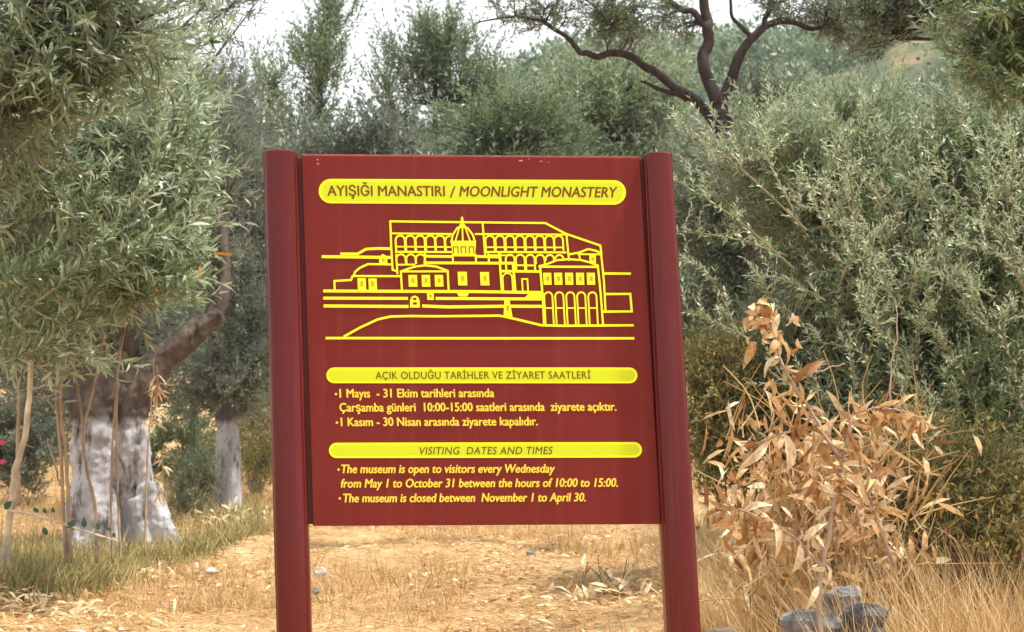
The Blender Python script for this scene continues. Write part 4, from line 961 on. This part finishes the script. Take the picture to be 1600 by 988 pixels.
# tall dry stems, lower right
n = 16000; px = 1600 - np.abs(rng.normal(0, 200, n)) + 40; y = rng.uniform(5.9, 8.5, n); x = (px - 800) / F * y; k = px > 1150; P = np.stack([x, y, gh(x, y)], 1)[k]; n = len(P)
A = unit(np.stack([rng.normal(-.1, .55, n), rng.normal(0, .4, n), np.ones(n)], 1))
grassobj('tall_dry_grass', 'tangle of tall dry grass stems in the lower right corner', P, A, rng.uniform(.12, .7, n) ** 1.15, rng.uniform(.003, .0065, n), np.clip(rng.normal(.6, .25, n), 0, 1), M_straw)
# straw heaped beyond the right post, and long bleached stems in front of the bushes
n = 15000; px = rng.uniform(1060, 1330, n); y = rng.uniform(7.8, 10.5, n); x = (px - 800) / F * y; P = np.stack([x, y, gh(x, y)], 1); A = unit(np.stack([rng.normal(0, .6, n), rng.normal(0, .5, n), np.ones(n) * .8], 1))
grassobj('heaped_straw', 'pale yellow straw standing thick behind the right post', P, A, rng.uniform(.12, .55, n) * (.75 + .25 * np.sin(P[:, 0] * 5 + P[:, 1] * 3)), rng.uniform(.003, .007, n), np.clip(rng.normal(.82, .18, n), 0, 1), M_straw, 'straw')
n = 1500; px = rng.uniform(1290, 1640, n); y = rng.uniform(5.9, 7.0, n); x = (px - 800) / F * y; P = np.stack([x, y, gh(x, y)], 1); A = unit(np.stack([rng.normal(-.15, .5, n), rng.normal(0, .3, n), np.ones(n)], 1))
grassobj('long_dry_stems', 'long bleached grass stems leaning over the bushes at the lower right', P, A, rng.uniform(.3, .85, n), rng.uniform(.0025, .005, n), np.clip(rng.normal(.7, .25, n), 0, 1), M_straw)
# leaf litter
n = 12000; P = scatter(n, (-100, 1500), (7.2, 18)); k = np.sin(P[:, 0] * 2.2 + 1) + np.sin(P[:, 1] * 2.7 + P[:, 0]) + rng.normal(0, .8, n) > .2; P = P[k]; P[:, 2] += rng.uniform(.005, .03, len(P)); n = len(P)
A = unit(np.stack([rng.normal(0, 1, n), rng.normal(0, 1, n), rng.normal(0, .2, n)], 1))
o = link('leaf_litter', leaves_mesh('leaf_litter', P, A, np.array([0, 0, 1.]) + rng.normal(0, .4, (n, 3)), rng.uniform(.03, .10, n), rng.uniform(.012, .028, n), np.clip(rng.normal(.6, .28, n), 0, 1), 'h', (0, 0, 0)), M_dead)
tag(o, 'fallen dry leaves scattered over the straw', 'leaf litter', kind='stuff')

def pile(label, px, d, rpx, n, h=.1, up=.2, lr=(.08, .15)):
    base = gbase(px, d); th = thing('dry_branch_pile', base, label, 'leaf pile')
    m = d / F; q = np.stack([rng.normal(0, rpx * .45 * m, n), rng.normal(0, .18, n), np.abs(rng.normal(0, h, n))], 1); P = base + q; P[:, 2] = gh(P[:, 0], P[:, 1]) + q[:, 2]
    A = unit(np.stack([rng.normal(0, 1, n), rng.normal(0, .7, n), rng.normal(up, .5, n)], 1))
    mb = MB()
    for k in range(7):
        s = base + np.array([rng.normal(0, rpx * .3 * m), rng.normal(0, .1), .02]); e = s + np.array([rng.normal(0, min(rpx, 60) * .4 * m), rng.normal(0, .1), rng.uniform(.03, .12 + up * .2)]); tube(mb, smoothpath([s, (s + e) / 2 + rng.normal(0, .02, 3), e], 5), .006, .003, 5)
    link('twigs', mb.mesh('twigs', base), M_twig, th)['kind'] = 'stuff'
    put_leaves(th, base, P, A, np.array([0, -.5, 1.]) + rng.normal(0, .5, (n, 3)), rng.uniform(*lr, n), rng.uniform(.016, .03, n), np.clip(rng.normal(.68, .22, n), 0, 1), 'h', M_dead, min(n, 290), 4)
pile('pile of pale cut branches with upright dry leaves, left of the left post', 378, 14.6, 75, 150, .08, .7)
pile('golden brown heap of dry leaves under the panel’s lower left corner', 552, 14.8, 95, 190, .05, .1)
pile('dry leaf heap beside the foot of the right post', 945, 9.2, 95, 110, .05, .5, (.07, .13))
pile('long dry leaf pile at the far lower left', 50, 9.0, 150, 170, .04, .1, (.07, .13))
pile('thin drift of fallen leaves left of centre in the clearing', 250, 11.2, 130, 130, .03, .2, (.06, .12))

# undergrowth bushes, lower right
def bush(name, label, px, d, ells, mat, n_, leaf, dens, width=.3):
    base = gbase(px, d); th = thing(name, base, label, 'bush'); limbs = []
    mb = MB()
    for k in range(9):
        e = ells[k % len(ells)]; P = smoothpath([base + np.array([rng.normal(0, .08), rng.normal(0, .05), -.02]), at(e[0] + rng.normal(0, e[3] * .4), e[1] + e[4] * .6, e[2]), at(e[0] + rng.normal(0, e[3] * .6), e[1] - e[4] * .5, e[2])], 8)
        tube(mb, P, .007, .003, 5, rough=.1); limbs.append(P)
    P, A, Nn, L, Wd, info, br = crown(ells, dens, n_, .16, 5, leaf, limbs, cl_r=.12, ang=45, width=width, upb=.3)
    twigs(br, info, .0018, 1); mb.v += br.v; off = mb.n; mb.f += [tuple(i + off for i in f) for f in br.f]; mb.t += br.t
    link('stems', mb.mesh('stems', base), M_twig, th)['kind'] = 'stuff'
    put_leaves(th, base, P, A, Nn, L, Wd, tints(P, bias=.5, spread=.28), 'q', mat)
bush('dry_bush', 'half dry green and yellow bush at the right edge below the olive', 1520, 7.3, [(1550, 770, 7.3, 90, 60, .35), (1450, 770, 7.4, 50, 44, .3), (1500, 720, 7.5, 40, 30, .3), (1560, 870, 7.1, 70, 80, .3), (1470, 850, 7.2, 60, 60, .3)], M_under, 9, .046, 10)
bush('dry_bush', 'small yellowing bush in shadow just right of the right post', 1130, 9.2, [(1120, 650, 9.2, 66, 70, .35), (1190, 650, 9.4, 66, 70, .3), (1130, 570, 9.3, 60, 40, .3), (1240, 690, 9.4, 60, 70, .3), (1150, 720, 9.2, 80, 40, .3)], M_under, 9, .042, 16)
bush('dry_bush', 'brown thorny bush behind the dead oleander leaves', 1370, 7.6, [(1370, 800, 7.6, 80, 70, .3), (1330, 880, 7.4, 60, 50, .25), (1400, 720, 7.7, 60, 60, .3)], M_under, 8, .042, 8)
bush('green_bush', 'low dark green bush between the two whitewashed trunks', 305, 16.5, [(305, 745, 16.5, 34, 46, .35), (290, 790, 16.3, 30, 24, .3)], M_olive_dark, 9, .05, 20)
bush('green_bush', 'weedy green bush right of the slim whitewashed trunk', 400, 19, [(405, 720, 19, 26, 66, .4), (395, 650, 19.4, 30, 40, .4)], M_under, 9, .05, 16)

bush('green_bush', 'blue green bush behind the tan canes at the far left', 45, 19, [(40, 700, 19, 60, 60, .5), (-10, 680, 19, 50, 80, .5), (80, 650, 19.3, 40, 60, .4)], M_grey, 9, .07, 16)
bush('green_bush', 'dark olive green thicket far behind, between the two whitewashed trunks', 290, 21, [(290, 690, 21, 40, 70, .5), (250, 720, 21, 30, 60, .4)], M_far, 9, .075, 16)
bush('dry_bush', 'yellow brown brush far behind the slim whitewashed trunk', 330, 23, [(330, 700, 23, 50, 60, .5), (400, 690, 23, 40, 80, .5)], M_under, 9, .08, 14)
# fallen pale branch with round green leaves, lower left
def fallen():
    d = 9.3; base = at(20, 800, d); th = thing('fallen_branch', base, 'thin pale branch leaning across the weeds at the left, with round dark green leaves', 'branch')
    P = smoothpath([at(15, 798, d), at(60, 806, d), (at(120, 826, d)), at(185, 846, d)], 14); mb = MB(); tube(mb, P, .009, .005, 6, rough=.1); link('stem', mb.mesh('stem', base, True), M_canew, th)
    for (x, y, s) in [(54, 788, .055), (72, 798, .04), (86, 803, .035), (112, 815, .045), (128, 817, .045), (152, 824, .05), (168, 828, .04), (182, 833, .045), (8, 790, .05), (70, 830, .045)]:
        mb = MB(); T, Fs = TPL['m']; s = s * rng.uniform(.55, .95); ta = rng.normal(0, .7); V0 = np.stack([T[:, 1] * s * .8, -T[:, 2] * s + rng.normal(0, .003, len(T)), T[:, 0] * s * 1.3 - s * .3], 1); V = np.stack([V0[:, 0] * math.cos(ta) + V0[:, 2] * math.sin(ta), V0[:, 1], V0[:, 2] * math.cos(ta) - V0[:, 0] * math.sin(ta)], 1) + at(x + rng.normal(0, 4), y + 4 + rng.normal(0, 4), d); mb.add(V, Fs, .4); link('leaf', mb.mesh('leaf', base, True), M_gl, th)
M_gl = leafmat('round_green_leaf', [(0, (.03, .09, .04)), (1, (.05, .13, .06))], None, .4, .5)
fallen()

# rocks
M_rock = plain('blue_grey_rock', (.21, .215, .22), .9, .2, .5, 14)
M_rockl = plain('pale_rock', (.46, .42, .38), .9, .3, .3, 14)
def rock(label, px, py, d, w, h, mat, seed):
    c = at(px, py, d); rr = np.random.default_rng(seed); n1, n2 = 14, 22; V = []; m = d / F; ph = rr.uniform(0, 6, 8)
    for i in range(n1 + 1):
        t = math.pi * i / n1
        for j in range(n2):
            a_ = 2 * math.pi * j / n2; u = np.array([math.sin(t) * math.cos(a_), math.sin(t) * math.sin(a_), math.cos(t)])
            r_ = 1 + .05 * math.sin(9 * u[0] + ph[3]) * math.sin(8 * u[2] + ph[4]) + .16 * math.sin(3 * u[0] + ph[0]) + .14 * math.sin(4 * u[1] + ph[1]) + .13 * math.sin(5 * u[2] + ph[2]) + rr.normal(0, .03)
            q = np.sign(u) * np.abs(u) ** .75 * r_; V.append(c + q * np.array([w / 2 * m, w * .4 * m, h / 2 * m]))
    Fs = [(i * n2 + j, (i + 1) * n2 + j, (i + 1) * n2 + (j + 1) % n2, i * n2 + (j + 1) % n2) for i in range(n1) for j in range(n2)]
    mb = MB(); mb.add(V, Fs); o = link('rock', mb.mesh('rock', c), mat); o.location = Vector([float(v) for v in c]); tag(o, label, 'rock', 'rocks in the dry grass')
rock('flat blue grey rock at the bottom under the dead oleander stem', 1275, 980, 6.2, 88, 52, M_rock, 1)
rock('dark angular rock right of the flat blue grey one', 1352, 978, 6.15, 70, 56, plain('dark_rock', (.085, .09, .10), .85, .35, .4, 12), 2)
rock('grey rock poking up behind the dead stem', 1316, 946, 6.5, 56, 50, M_rock, 3)
rock('pale rounded stone at the bottom just right of the right post', 1130, 992, 7.2, 44, 26, M_rockl, 4)
rock('small white stone just right of the left post', 500, 893, 9.8, 18, 14, M_rockl, 5)
rock('tiny black stone near the left post below the panel', 494, 924, 9.2, 10, 9, M_rock, 6)
rock('small grey stone on the straw below the middle of the panel', 830, 866, 11.6, 14, 8, M_rock, 7)
rock('pale flat stone on the ground left of the left post', 330, 893, 10.6, 22, 10, M_rockl, 8)

# far air
mb = MB(); box(mb, (-138, -38, -1.2), (138, 248, 75))
hz = link('haze', mb.mesh('haze'), None); hz['kind'] = 'stuff'; hz['label'] = 'thin pale summer haze over the hillside'; hz['category'] = 'haze'
m = bpy.data.materials.new('haze_air'); m.use_nodes = True; t_ = m.node_tree; t_.nodes.clear()
o_ = N(t_, 'ShaderNodeOutputMaterial'); v_ = N(t_, 'ShaderNodeVolumePrincipled'); v_.inputs['Color'].default_value = (.82, .9, 1, 1); v_.inputs['Density'].default_value = .0005
t_.links.new(v_.outputs[0], o_.inputs['Volume']); hz.data.materials.append(m)
